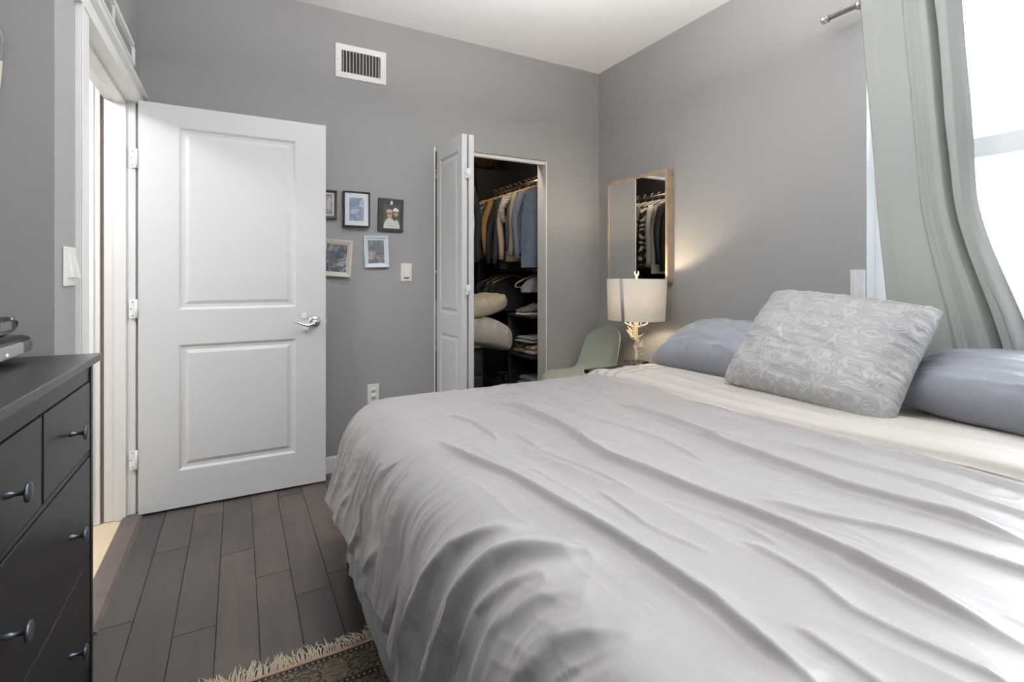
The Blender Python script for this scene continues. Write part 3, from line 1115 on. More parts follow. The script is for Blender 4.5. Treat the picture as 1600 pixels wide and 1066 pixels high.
# lower rod
lower = [
    (3.56, -0.185, 'blouse', cloth_mat('pale_print', (0.45, 0.43, 0.45, 1), (0.30, 0.29, 0.33, 1), 'blotch', 40), 0.0, 'pale grey and pink print top hanging under the jackets', 0.15, 0.03),
    (3.92, -0.36, 'shirt', cloth_mat('black_lower', (0.012, 0.012, 0.014, 1)), 0.25, 'black top hanging low beside the pale print top', 0.19, 0.03),
    (4.06, -0.34, 'shirt', cloth_mat('charcoal_lower', (0.02, 0.02, 0.026, 1)), 0.2, 'charcoal top hanging low in the closet', 0.19, 0.03),
    (4.18, -0.25, 'shirt', cloth_mat('black_lower_far', (0.015, 0.015, 0.02, 1)), 0.1, 'short black top hanging low at the far end', 0.19, 0.02),
]
for i, (y, hem, nm, m_, sl, lab, half, th) in enumerate(lower):
    g_ = make_garment(nm, m_, hem, half, th, sl, seed=i * 2.3)
    g_.location = (RX, y, 1.235)
    g_.rotation_euler = (0, 0, rnd.uniform(-0.2, 0.2))
    tag(g_, lab, 'clothing', 'clothes on the lower closet rod')
    h = h0.copy()
    C.objects.link(h)
    h.location = g_.location
    h.rotation_euler = g_.rotation_euler
    tag(h, 'tan hanger holding the ' + lab.split(' hanging')[0], 'hanger', 'tan hangers on the lower closet rod')
# left rod, mostly seen in the mirror
left = [
    (3.40, -0.74, 'coat', cloth_mat('black_coat', (0.005, 0.005, 0.006, 1)), 0.55, 'long black coat hanging nearest on the left closet rod', 0.195, 0.035),
    (3.50, -0.76, 'shirt', cloth_mat('off_white', (0.50, 0.47, 0.43, 1)), 0.55, 'off-white shirt seen in the mirror, on the left closet rod', 0.215, 0.030),
    (3.59, -0.70, 'shirt', cloth_mat('black_vine', (0.015, 0.015, 0.015, 1), (0.50, 0.48, 0.45, 1), 'vine', 5), 0.55, 'black shirt with large white pattern, seen in the mirror', 0.215, 0.026),
    (3.68, -0.70, 'shirt', cloth_mat('black_vine_small', (0.02, 0.018, 0.016, 1), (0.32, 0.30, 0.26, 1), 'vine', 14), 0.5, 'black shirt with small grey pattern on the left closet rod', 0.21, 0.026),
    (3.78, -0.70, 'shirt', cloth_mat('olive_left', (0.09, 0.085, 0.06, 1)), 0.5, 'dark olive shirt on the left closet rod', 0.21, 0.026),
    (3.88, -0.72, 'jacket', cloth_mat('black_left', (0.014, 0.014, 0.016, 1)), 0.5, 'black jacket deepest in the row on the left closet rod', 0.21, 0.03),
]
hang_white = mat('white_hanger_plastic', (0.6, 0.58, 0.55, 1), 0.4)
hw0 = make_hanger(hang_white)
for i, (y, hem, nm, m_, sl, lab, half, th) in enumerate(left):
    g_ = make_garment(nm, m_, hem, half, th, sl, seed=i * 1.1)
    g_.location = (LRX, y, RZ)
    g_.rotation_euler = (0, 0, rnd.uniform(-0.05, 0.05))
    tag(g_, lab, 'clothing', 'clothes on the left closet rod')
    h = hw0 if i == 0 else hw0.copy()
    if i:
        C.objects.link(h)
    h.location = g_.location
    h.rotation_euler = g_.rotation_euler
    tag(h, 'white hanger holding the ' + lab.split(' hanging')[0].split(' seen')[0].split(' on the')[0].split(' deepest')[0].rstrip(','), 'hanger', 'white hangers on the left closet rod')


# ---- pillows
def make_pillow(name, W, D, Tk, m, seed=0, n=64, crinkle=0.004, sag=0.0, corner=0.5, rnd_c=0.05, pin=0.07):
    """W along local x, D along local y, thickness Tk along z, centred"""
    u = np.linspace(-1, 1, n)
    U, V = np.meshgrid(u, u, indexing='ij')
    # pinched sides
    k = pin
    X = U * W / 2 * (1 - k * (1 - V ** 2) * np.abs(U) ** 3)
    Y = V * D / 2 * (1 - k * (1 - U ** 2) * np.abs(V) ** 3)
    cc = 1 - rnd_c * (np.abs(U) * np.abs(V)) ** (7 if rnd_c < 0.1 else 3)
    X, Y = X * cc, Y * cc
    prof = (np.clip(1 - np.abs(U) ** 2.6, 0, 1) * np.clip(1 - np.abs(V) ** 2.6, 0, 1)) ** corner
    ed = 1 - np.maximum(np.abs(U), np.abs(V))
    cr = crinkle * (ridged(U * 3 + V * 2 + seed, V * 7 + seed) - 0.4) * sstep(ed, 0, 0.25) * 1.4
    # gathers running in from the edges
    gx = 0.6 * crinkle * np.sin(V * 27 + 7 * vnoise(V * 5 + seed, U * 2)) * sstep(np.abs(U), 0.6, 0.95) * sstep(ed, 0, 0.06)
    gy = 0.6 * crinkle * np.sin(U * 29 + 7 * vnoise(U * 5 + seed, V * 2)) * sstep(np.abs(V), 0.6, 0.95) * sstep(ed, 0, 0.06)
    bulge = 1 + 0.25 * fbm(U * 1.3 + seed, V * 1.3 + 5)
    Zt = Tk / 2 * prof * bulge + cr + gx + gy
    Zb = -Tk / 2 * prof * 0.9 - 0.3 * cr
    Zb = np.where(ed <= 0, Zt, Zb)
    if sag:
        Zt = Zt - sag * U ** 2
        Zb = Zb - sag * U ** 2
    uv = np.stack([X, Y], -1)
    mb_ = MB()
    mb_.grid(np.stack([X, Y, Zt], -1), uv=uv)
    mb_.grid(np.stack([X, Y, Zb], -1)[::-1], uv=uv[::-1])
    o_ = mb_.build(name, m)
    bm = bmesh.new()
    bm.from_mesh(o_.data)
    bmesh.ops.remove_doubles(bm, verts=bm.verts, dist=0.0004)
    bm.to_mesh(o_.data)
    bm.free()
    return o_


# ---- bed
BX0, BX1, BY0, BY1 = 0.47, 2.475, 0.13, 2.10
bed = thing('bed', 'large bed with black frame hidden under the grey comforter', 'bed', (0, 0, 0))
MB().box(BX0, BX1 - 0.03, BY0, BY1, 0.36, 0.655).build('mattress', M['mattress'], bed, bevel=0.05, seg=4)
MB().box(BX0 + 0.02, BX1 - 0.02, BY0 + 0.02, BY1 - 0.02, 0.20, 0.355).build('box_spring', M['black_wood'], bed, bevel=0.01)
for xx in (BX0 + 0.08, BX1 - 0.15):
    for yy in (BY0 + 0.08, BY1 - 0.15):
        bx(xx, xx + 0.06, yy, yy + 0.06, 0.012, 0.199, 'leg', M['black_wood'], bed, 0.003)


def profile_table(ramp, phimax, total, n=400):
    e = np.linspace(0, total, n)
    phi = np.clip(e / ramp, 0, 1)
    phi = phi * phi * (3 - 2 * phi) * phimax
    de = e[1] - e[0]
    r = np.concatenate([[0], np.cumsum((np.cos(phi[1:]) + np.cos(phi[:-1])) / 2 * de)])
    z = np.concatenate([[0], np.cumsum((np.sin(phi[1:]) + np.sin(phi[:-1])) / 2 * de)])
    return e, r, z


def drape(core, ztop, Lf, Ls, na, nb, xhead, ramp, phimax, wrinkle, near=True):
    X0c, Y0c, Y1c = core
    # denser sampling where the camera is close
    a = np.linspace(X0c - Lf, xhead, na)
    b = np.linspace(Y0c - (Ls if near else 0), Y1c + Ls, nb)
    A, B = np.meshgrid(a, b, indexing='ij')
    ex = np.maximum(0, X0c - A)
    ey = np.where(B > Y1c, B - Y1c, np.where(B < Y0c, B - Y0c, 0))
    hyp = np.hypot(ex, ey) + 1e-9
    pn = (ex ** 5 + np.abs(ey) ** 5) ** 0.2
    e = pn * 0.55 + hyp * 0.45
    nx, ny = -ex / hyp, ey / hyp
    te, tr, tz = profile_table(ramp, phimax, 1.4)
    r = np.interp(e, te, tr)
    z = np.interp(e, te, tz)
    cx = np.maximum(A, X0c)
    cy = np.clip(B, Y0c, Y1c)
    P = np.stack([cx + nx * r, cy + ny * r, ztop - z], -1)
    du = np.gradient(P, axis=0)
    dv = np.gradient(P, axis=1)
    N = np.cross(du, dv)
    N /= np.linalg.norm(N, axis=-1, keepdims=True) + 1e-12
    if N[na // 2 + na // 4, nb // 2, 2] < 0:
        N = -N
    ang = np.arctan2(np.abs(ey), ex + 1e-9)
    hgt = wrinkle(A, B, e, ang, ex, ey)
    P = P + N * hgt[..., None]
    uv = np.stack([A, B], -1)
    return P, uv


FOLDS = [
    ([(1.31, 1.59), (1.289, 1.35), (1.282, 1.146), (1.251, 0.993), (1.242, 0.82), (1.237, 0.662), (1.255, 0.575), (1.284, 0.468), (1.279, 0.30)], 0.022, 0.019),
    ([(0.90, 1.85), (0.919, 1.654), (0.918, 1.353), (0.891, 1.093), (0.907, 0.973), (0.918, 0.82), (0.942, 0.707), (0.951, 0.602), (0.94, 0.463), (0.937, 0.357), (0.928, 0.20)], 0.022, 0.021),
    ([(0.531, 1.50), (0.537, 1.31), (0.589, 1.09), (0.603, 0.985), (0.612, 0.845), (0.623, 0.722), (0.631, 0.619), (0.632, 0.517), (0.62, 0.447), (0.617, 0.30)], 0.020, 0.018),
    ([(0.833, 0.64), (0.828, 0.482), (0.804, 0.412), (0.811, 0.337), (0.831, 0.22)], 0.016, 0.009),
    ([(0.691, 0.44), (0.688, 0.353), (0.677, 0.26)], 0.014, 0.008),
    ([(0.655, 1.70), (0.702, 1.553), (0.697, 1.35)], 0.014, 0.009),
    ([(1.266, 1.45), (1.253, 1.0)], 0.014, 0.006),
    ([(1.02, 0.75), (1.058, 0.591), (1.114, 0.504), (1.14, 0.416), (1.169, 0.25)], 0.016, 0.011),
    ([(0.82, 0.83), (0.851, 0.757), (0.875, 0.711), (0.885, 0.659), (0.875, 0.56)], 0.012, 0.006),
    ([(1.585, 1.25), (1.574, 0.963), (1.572, 0.774), (1.609, 0.614), (1.61, 0.30)], 0.020, 0.012),
    ([(1.40, 1.0), (1.42, 0.75), (1.45, 0.55), (1.43, 0.25)], 0.014, 0.008),
    ([(0.78, 1.45), (0.76, 1.2), (0.80, 1.0), (0.79, 0.85)], 0.014, 0.006),
    ([(1.10, 1.75), (1.08, 1.4), (1.12, 1.1), (1.10, 0.9)], 0.014, 0.007),
    ([(0.74, 0.95), (0.72, 0.75), (0.75, 0.6)], 0.010, 0.005),
]
# folds that come up over the foot edge and die on the top: (A, B) in cloth metres
SWOOPS = [
    ([(0.10, 1.02), (0.20, 1.01), (0.30, 0.99), (0.38, 0.955), (0.46, 0.89), (0.56, 0.82)], 0.015, 0.017),
    ([(0.08, 0.90), (0.22, 0.885), (0.33, 0.865), (0.42, 0.83), (0.50, 0.76), (0.62, 0.66)], 0.019, 0.026),
    ([(0.24, 0.81), (0.34, 0.80), (0.42, 0.755), (0.50, 0.70)], 0.010, 0.009),
    ([(0.22, 0.74), (0.34, 0.74), (0.43, 0.69), (0.53, 0.60)], 0.012, 0.008),
    ([(0.12, 0.62), (0.28, 0.66), (0.40, 0.62), (0.54, 0.50)], 0.016, 0.011),
    ([(0.05, 1.20), (0.16, 1.17), (0.27, 1.15)], 0.014, 0.012),
    ([(0.05, 1.36), (0.12, 1.38), (0.22, 1.33)], 0.012, 0.010),
    ([(0.05, 1.60), (0.14, 1.55), (0.30, 1.56)], 0.013, 0.012),
    ([(0.05, 1.78), (0.15, 1.76), (0.22, 1.70)], 0.012, 0.009),
    ([(0.10, 0.44), (0.26, 0.49), (0.38, 0.47)], 0.014, 0.010),
]


def comforter_wrinkle(A, B, e, ang, ex, ey):
    top = 1 - sstep(e, 0.0, 0.16)
    h = np.zeros(A.shape)
    # domain-warped fine creases running along the foot direction (B)
    wa = A + 0.10 * fbm(A * 1.5 + 3, B * 1.2) + 0.05 * B
    wb = wa + 0.035 * (vnoise(A * 9 + 5, B * 5) - 0.5)
    h += top * 0.0080 * (ridged(wa * 8, B * 1.1 + 2) ** 2 - 0.4)
    h += top * 0.0065 * (ridged(wb * 17 + 7, B * 2.1) ** 2 - 0.4) * sstep(vnoise(A * 3, B * 2), 0.3, 0.7)
    h += top * 0.0022 * (ridged(wb * 36 + 7, B * 3.1) ** 2 - 0.4) * sstep(vnoise(A * 4 + 9, B * 3), 0.35, 0.7)
    h += top * 0.010 * fbm(A * 3, B * 2.2, 2)
    for poly, w_, hh in FOLDS:
        h += ridge(A, B, poly, w_ * 0.95, hh * 1.25) * (1 - sstep(e, 0.02, 0.2))
    # hanging part: folds running down
    corner = np.where((ex > 0) & (ey > 0), np.exp(-((ang - 0.65) / 0.55) ** 2), 0.0)
    calm = 1 - 0.65 * corner
    hang = sstep(e, 0.08, 0.34) * calm
    p = np.where(ex > 0, B + 0.0, 2.3 - A)                      # position round the bed
    p = np.where((ex > 0) & (ey > 0), 2.0 + ang * 0.42, p)
    p = np.where((ex <= 0) & (ey > 0), 2.0 + 1.5708 * 0.42 + (A - 0.6), p)
    pw = p + 0.07 * fbm(p * 4, e * 4, 2) + 0.12 * (e - 0.2) * (vnoise(p * 2 + 4, e) - 0.5)
    h += hang * 0.026 * (ridged(pw * 6.5 + 1.2, e * 0.9) ** 1.5 - 0.5)
    h += hang * 0.017 * (ridged(pw * 14 + 5.2, e * 1.5) ** 2 - 0.4)
    h += calm * sstep(e, 0.05, 0.22) * 0.0085 * (ridged(pw * 27 + 2.2, e * 2.6) ** 2 - 0.4) * (0.3 + 1.1 * sstep(vnoise(p * 5, e * 5), 0.25, 0.75))
    h += calm * sstep(e, 0.05, 0.2) * 0.0040 * (ridged(pw * 58 + 2.2, e * 5.0) ** 2 - 0.4) * (0.3 + 1.2 * sstep(vnoise(p * 8 + 4, e * 7), 0.3, 0.7))
    for poly, w_, hh in SWOOPS:
        h += ridge(A, B, poly, w_ * 1.25, hh * 1.3, 0.8, 0.38)
    h += 0.0022 * (ridged(A * 26 + B * 9 + 3, B * 13 - A * 6) ** 3 - 0.2) * sstep(vnoise(A * 6 + 2, B * 6), 0.4, 0.8)
    h += 0.0020 * (ridged(A * 15 - B * 11, B * 19 + A * 4) ** 3 - 0.2) * sstep(vnoise(A * 5 + 8, B * 5), 0.4, 0.8)
    return h


P, uv = drape((0.56, 0.22, 1.99), 0.682, 0.485, 0.48, 500, 520, 1.72, 0.30, math.radians(77), comforter_wrinkle)
mb = MB()
mb.grid(P, uv=uv)
o = mb.build('comforter', M['duvet'], solid=0.008)
tag(o, 'wrinkled taupe-grey sateen comforter spread over the bed and hanging off its foot', 'comforter')


def skirt_wrinkle(A, B, e, ang, ex, ey):
    p = np.where(ex > 0, B, 0)
    p = np.where((ex > 0) & (ey > 0), 2.0 + ang * 0.3, p)
    p = np.where((ex <= 0) & (ey > 0), 2.0 + 1.5708 * 0.3 + (A - 0.6), p)
    hang = sstep(e, 0.2, 0.4)
    return hang * (0.020 * (ridged(p * 7 + 3, e * 0.6) - 0.5) + 0.008 * (ridged(p * 18, e) - 0.5)) - 0.012


P, uv = drape((0.575, 0.24, 1.97), 0.666, 0.70, 0.70, 160, 200, 1.60, 0.26, math.radians(84), skirt_wrinkle)
mb = MB()
mb.grid(P, uv=uv)
o = mb.build('blanket', M['skirt'], solid=0.003)
tag(o, 'blue-grey blanket hanging below the comforter hem at the bed corner', 'blanket')


def sheet_wrinkle(A, B, e, ang, ex, ey):
    w1 = A + 0.08 * fbm(A * 2, B * 1.5)
    h = 0.006 * (ridged(w1 * 8, B * 1.1 + 6) - 0.5) + 0.003 * (ridged(w1 * 22, B * 2.4) - 0.5) + 0.008 * fbm(A * 3, B * 3, 2)
    h += 0.010 * np.exp(-((A - 1.665) / 0.025) ** 2)                    # rolled fold
    h += 0.006 * np.exp(-((A - 1.80 - 0.05 * np.sin(B * 4)) / 0.02) ** 2)
    return h


a = np.linspace(1.60, 2.44, 170)
b = np.linspace(0.0, 2.26, 300)
A, B = np.meshgrid(a, b, indexing='ij')
ey = np.where(B > 2.0, B - 2.0, np.where(B < 0.22, B - 0.22, 0))
te, tr, tz = profile_table(0.30, math.radians(77), 1.0)
e = np.abs(ey)
bend = 0.05 * np.sin(B * 1.9 + 0.4) - 0.02 * (B > 99)
head = sstep(A, 1.60, 1.64)
Z = 0.700 - np.interp(e, te, tz) + sheet_wrinkle(A, B, e, 0, 0, ey) - 0.020 * (1 - head) - 0.025 * sstep(A, 2.0, 2.1)
shift = (0.03 - 0.075 * sstep(B, 1.7, 2.15) + 0.04 * np.sin(B * 3.1 + 0.7)) * (1 - sstep(A, 1.6, 2.0))
P = np.stack([A + shift + 0.015 * (1 - head), np.clip(B, 0.22, 2.0) + np.sign(ey) * np.interp(e, te, tr), Z], -1)
mb = MB()
mb.grid(P, uv=np.stack([A, B], -1))
o = mb.build('bed_sheet', M['sheet'], solid=0.004)
tag(o, 'cream bed sheet with grey stripes folded back over the comforter', 'bed sheet')

# pillows against the wall
p1 = make_pillow('pillow', 0.76, 0.42, 0.27, M['pillow'], 1.0, n=70, crinkle=0.008, sag=0.03, corner=0.45)
p1.location = (2.27, 1.78, 0.795)
p1.rotation_euler = (math.radians(18), 0, math.radians(-88))
tag(p1, 'grey-blue pillow lying by the lamp at the far side of the bed', 'pillow', 'bed pillows against the wall')
p2 = make_pillow('pillow', 0.92, 0.39, 0.24, M['pillow'], 7.0, n=70, crinkle=0.010, sag=0.02, corner=0.45)
p2.location = (2.305, 0.55, 0.785)
p2.rotation_euler = (Matrix.Rotation(math.radians(-91), 3, 'Z') @ Matrix.Rotation(math.radians(2.5), 3, 'Y') @ Matrix.Rotation(math.radians(16), 3, 'X')).to_euler()
tag(p2, 'light blue pillow lying below the curtain at the near side of the bed', 'pillow', 'bed pillows against the wall')
p3 = make_pillow('pillow', 0.665, 0.54, 0.24, M['damask'], 3.0, n=90, crinkle=0.006, corner=0.46, pin=0.06)
p3.location = (2.08, 1.178, 0.885)
p3.rotation_euler = (Matrix.Rotation(math.radians(-84), 3, 'Z') @ Matrix.Rotation(math.radians(50), 3, 'X') @ Matrix.Rotation(math.radians(-6.5), 3, 'Z')).to_euler()
tag(p3, 'large silver-grey damask pillow leaning in the middle of the bed head', 'pillow')

# ---- nightstand and lamp
ns = thing('nightstand', 'black nightstand between the bed and the green chair', 'nightstand', (0, 0, 0))
bx(1.95, 2.50, 2.20, 2.60, 0.56, 0.585, 'top', M['black_wood'], ns, 0.002)
bx(1.97, 2.49, 2.215, 2.585, 0.10, 0.559, 'body', M['black_wood'], ns, 0.002)
df = bx(1.955, 1.969, 2.225, 2.575, 0.36, 0.545, 'drawer', M['black_wood'], ns, 0.002)
MB().lathe([(0, 0.022), (0.011, 0.020), (0.013, 0.015), (0.005, 0.008), (0.005, 0)], Matrix.Translation((1.955, 2.4, 0.46)) @ Matrix.Rotation(-PI / 2, 4, 'Y'), 16).build('knob', M['knob'], df)
for xx in (1.975, 2.455):
    for yy in (2.22, 2.55):
        bx(xx, xx + 0.03, yy, yy + 0.03, 0, 0.099, 'leg', M['black_wood'], ns)

LX, LY = 2.235, 2.43
lamp = thing('table_lamp', 'table lamp with white branching coral stem and cream drum shade', 'table lamp', (LX, LY, 0.5855))
MB().box(-0.055, 0.055, -0.055, 0.055, 0.0, 0.055).build('base', M['acrylic'], lamp, bevel=0.003)
rc = random.Random(11)
mb = MB()
# trunk
tr_pts = [(0.004 * math.sin(i * 1.7), 0.004 * math.cos(i * 2.1), 0.055 + i * 0.030) for i in range(10)]
mb.tube(tr_pts, [0.012 + 0.003 * math.sin(i * 2.3) for i in range(10)], 8)


def coral(p, d, length, r, depth):
    pts, rs = [p], [r]
    q, dd = Vector(p), Vector(d).normalized()
    n_ = 4
    for i in range(n_):
        dd = (dd + Vector((rc.uniform(-.4, .4), rc.uniform(-.4, .4), rc.uniform(-.15, .45)))).normalized()
        q = q + dd * length / n_
        pts.append(tuple(q))
        rs.append(r * (1 - 0.12 * (i + 1)))
        if depth > 0 and i in (1, 2):
            sd = (dd + Vector((rc.uniform(-1, 1), rc.uniform(-1, 1), rc.uniform(-.3, .7)))).normalized()
            coral(tuple(q), sd, length * 0.55, r * 0.75, depth - 1)
    rs[-1] = r * 0.65
    mb.tube(pts, rs, 6)


for i in range(26):
    z = 0.085 + 0.235 * ((i * 0.618) % 1.0)
    a_ = i * 2.4
    tier = 0.062 if abs(z - 0.20) < 0.05 else (0.050 if z < 0.2 else 0.034)
    coral((0, 0, z), (math.cos(a_), math.sin(a_), rc.uniform(-0.1, 0.4)), tier * rc.uniform(0.8, 1.35), 0.0058, 1)
for a_ in (2.6, 5.7):
    coral((0, 0, 0.27), (math.cos(a_), math.sin(a_), -0.05), 0.07, 0.007, 1)
mb.build('coral_stem', M['coral'], lamp)
tilt = Matrix.Translation((0, 0, 0.315)) @ Matrix.Rotation(math.radians(-2.5), 4, (0.877 * 0.6, 0.48, 0)) @ Matrix.Rotation(math.radians(3.0), 4, (0.48, 0.877, 0))
R0, R1, SH = 0.178, 0.188, 0.262
mb = MB()
mb.lathe([(R0, 0), (R1, SH), (R1 - 0.002, SH), (R0 - 0.002, 0), (R0, 0)], tilt, 64)
shd = mb.build('lamp_shade', M['shade'], lamp)
mb = MB()
n = 5
v = []
a0 = math.radians(198)
for zz in (0.0, SH):
    for i in range(n):
        a_ = a0 + (i / (n - 1)) * 0.125 - (0.06 if zz > 0 else 0)
        R = (R0 if zz == 0 else R1) + 0.0012
        v.append(tuple(tilt @ Vector((R * math.cos(a_), R * math.sin(a_), zz))))
mb.add(v, [(i, i + 1, n + i + 1, n + i) for i in range(n - 1)], smooth=True)
mb.build('seam_band', M['shade_band'], shd, solid=0.0006)
mb = MB()
for k in range(3):
    a_ = k * 2 * PI / 3
    mb.tube([tuple(tilt @ Vector((0, 0, SH - 0.01))), tuple(tilt @ Vector((R1 * math.cos(a_), R1 * math.sin(a_), SH - 0.004)))], 0.0018, 6)
mb.tube([(0, 0, 0.32), tuple(tilt @ Vector((0, 0, SH + 0.004)))], 0.004, 8)
mb.build('harp', M['nickel'], lamp)
mb = MB()
ft = tilt @ Vector((0, 0, SH + 0.004))
mb.tube([tuple(ft), tuple(ft + Vector((0, 0, 0.018)))], 0.006, 8)
mb.tube([tuple(ft + Vector((0, 0, 0.015))), tuple(ft + Vector((-0.008, 0.004, 0.032))), tuple(ft + Vector((-0.011, 0.006, 0.046)))], [0.006, 0.005, 0.004], 8)
mb.tube([tuple(ft + Vector((0, 0, 0.015))), tuple(ft + Vector((0.009, -0.006, 0.030))), tuple(ft + Vector((0.008, -0.006, 0.048)))], [0.006, 0.005, 0.0045], 8)
mb.build('finial', M['coral'], lamp)
bulb_m = mat('warm_bulb', (1, 0.9, 0.75, 1), 0.3, emit=(1, 0.80, 0.52, 1), estr=6.0)
MB().lathe([(0, 0.045), (0.018, 0.040), (0.029, 0.022), (0.030, 0.008), (0.020, -0.018), (0.013, -0.035), (0, -0.035)], Matrix.Translation((0.004, 0, 0.385)), 20).build('bulb', bulb_m, lamp)
ld = bpy.data.lights.new('lamp_bulb_light', 'POINT')
ld.energy = 16.0
ld.color = (1.0, 0.83, 0.60)
ld.shadow_soft_size = 0.035
lo = bpy.data.objects.new('lamp_bulb_light', ld)
lo.location = (LX + 0.004, LY, 0.5855 + 0.455)
C.objects.link(lo)

# ---- shell chair
chair = thing('shell_chair', 'sage green moulded shell chair in the corner beside the nightstand', 'chair', (2.12, 2.86, 0), 0)
# local: seat faces -x, back at +x
n, rows = 33, 40
P = np.zeros((n, rows, 3))
# spine of the shell in (x, z) with half width
spine = [(-0.24, 0.425, 0.17), (-0.20, 0.447, 0.205), (-0.12, 0.445, 0.23), (-0.02, 0.435, 0.24), (0.07, 0.435, 0.242), (0.13, 0.45, 0.235),
         (0.175, 0.49, 0.222), (0.20, 0.55, 0.212), (0.222, 0.63, 0.205), (0.242, 0.71, 0.196), (0.256, 0.77, 0.178), (0.264, 0.805, 0.14), (0.268, 0.822, 0.08)]
spn = np.array(spine)
ts = np.linspace(0, len(spine) - 1, rows)
for j, t in enumerate(ts):
    sx_, sz_, hw_ = [np.interp(t, np.arange(len(spine)), spn[:, q]) for q in range(3)]
    fr = t / (len(spine) - 1)
    for i in range(n):
        s = -1 + 2 * i / (n - 1)
        # side curl: seat sides lift, back sides come forward
        lift = 0.055 * abs(s) ** 2.5 * (1 - sstep(np.array(fr), 0.45, 0.75)) * sstep(np.array(fr), 0.0, 0.2)
        fwd = -0.060 * abs(s) ** 2.2 * sstep(np.array(fr), 0.35, 0.6) * (1 - 0.5 * sstep(np.array(fr), 0.7, 1.0))
        zz = sz_ + lift
        if fr > 0.8:
            zz -= 0.02 * abs(s) ** 4
        P[i, j] = (sx_ + fwd, s * hw_, zz)
mb = MB()
mb.grid(P)
o = mb.build('seat_shell', M['chair'], chair, solid=0.006, subsurf=1)
for sx_, sy_ in ((-1, -1), (-1, 1), (1, -1), (1, 1)):
    MB().tube([(sx_ * 0.09, sy_ * 0.09, 0.425), (sx_ * 0.20, sy_ * 0.20, 0.0)], [0.014, 0.010], 12).build('leg', M['chair_leg'], chair)
for sy_ in (-1, 1):
    MB().tube([(-0.13, -0.13 * sy_, 0.25), (0.13, 0.13 * sy_, 0.25)], 0.004, 6).build('brace', M['black_metal'], chair)
MB().tube([(-0.1, -0.1, 0.41), (0.1, -0.1, 0.41), (0.1, 0.1, 0.41), (-0.1, 0.1, 0.41), (-0.1, -0.1, 0.41)], 0.006, 6).build('seat_mount', M['black_metal'], chair)

# ---- mirror
mr = thing('wall_mirror', 'rectangular wall mirror with deep pale oak frame above the lamp', 'mirror', (XR, 0, 0))
my0, my1, mz0, mz1 = 2.388, 3.0, 1.140, 1.888
fd, fw = 0.056, 0.020
mb = MB()
mb.box(-fd, -0.001, my0, my0 + fw, mz0, mz1)
mb.box(-fd, -0.001, my1 - fw, my1, mz0, mz1)
mb.box(-fd, -0.001, my0 + fw, my1 - fw, mz0, mz0 + fw)
mb.box(-fd, -0.001, my0 + fw, my1 - fw, mz1 - fw, mz1)
mb.build('frame', M['frame_wood'], mr, bevel=0.0012)
MB().box(-fd + 0.006, -fd + 0.012, my0 + fw, my1 - fw, mz0 + fw, mz1 - fw).build('mirror_glass', M['mirror'], mr)

# ---- wall plates
sw = thing('light_switch', 'white double rocker switch plate beside the doorway casing', 'light switch', (XL, 1.936, 1.209))
MB().box(0, 0.006, -0.058, 0.058, -0.058, 0.058).build('plate', M['white_plastic'], sw, bevel=0.003)
for i, yy in enumerate((-0.019, 0.025)):
    mb = MB()
    t0, t1 = (0.004, 0.016) if i == 0 else (0.006, 0.022)
    mb.add([(0.005, yy - 0.0155, -0.033), (0.005, yy + 0.0155, -0.033), (0.005, yy + 0.0155, 0.033), (0.005, yy - 0.0155, 0.033),
            (t1, yy - 0.0155, -0.033), (t1, yy + 0.0155, -0.033), (t0 + 0.003, yy + 0.0155, 0.033), (t0 + 0.003, yy - 0.0155, 0.033)],
           [(0, 3, 2, 1), (4, 5, 6, 7), (0, 1, 5, 4), (1, 2, 6, 5), (2, 3, 7, 6), (3, 0, 4, 7)])
    mb.build('rocker', M['white_plastic'], sw, bevel=0.001)
sw = thing('light_switch', 'white single rocker switch plate on the back wall beside the closet', 'light switch', (0.956, YB, 1.206))
MB().box(-0.036, 0.036, -0.006, 0, -0.058, 0.058).build('plate', M['white_plastic'], sw, bevel=0.003)
mb = MB()
mb.add([(-0.0165, -0.0062, -0.034), (0.0165, -0.0062, -0.034), (0.0165, -0.0062, 0.034), (-0.0165, -0.0062, 0.034),
        (-0.0165, -0.013, -0.031), (0.0165, -0.013, -0.031), (0.0165, -0.007, 0.034), (-0.0165, -0.007, 0.034)],
       [(0, 1, 2, 3), (7, 6, 5, 4), (4, 5, 1, 0), (1, 5, 6, 2), (2, 6, 7, 3), (3, 7, 4, 0)])
mb.box(-0.0165, 0.0165, -0.0065, -0.006, -0.040, -0.034, 1)
mb.build('rocker', [M['white_plastic'], M['slot']], sw)
ot = thing('power_outlet', 'white double power outlet low on the back wall', 'power outlet', (0.745, YB, 0.449))
MB().box(-0.036, 0.036, -0.006, 0, -0.058, 0.058).build('plate', M['white_plastic'], ot, bevel=0.003)
for zz in (-0.021, 0.021):
    mb = MB()
    mb.lathe([(0, 0.0085), (0.0165, 0.0085), (0.0172, 0.006)], Matrix.Translation((0, 0, zz)) @ Matrix.Rotation(PI / 2, 4, 'X'), 24, 0)
    for xx, hh in ((-0.0065, 0.005), (0.0065, 0.004)):
        mb.box(xx - 0.0013, xx + 0.0013, -0.0090, -0.0084, zz - hh + 0.003, zz + hh + 0.003, 1)
    mb.lathe([(0, 0.009), (0.0027, 0.009), (0.0027, 0.008)], Matrix.Translation((0, 0, zz - 0.008)) @ Matrix.Rotation(PI / 2, 4, 'X'), 12, 1)
    mb.build('socket', [M['white_plastic'], M['slot']], ot)

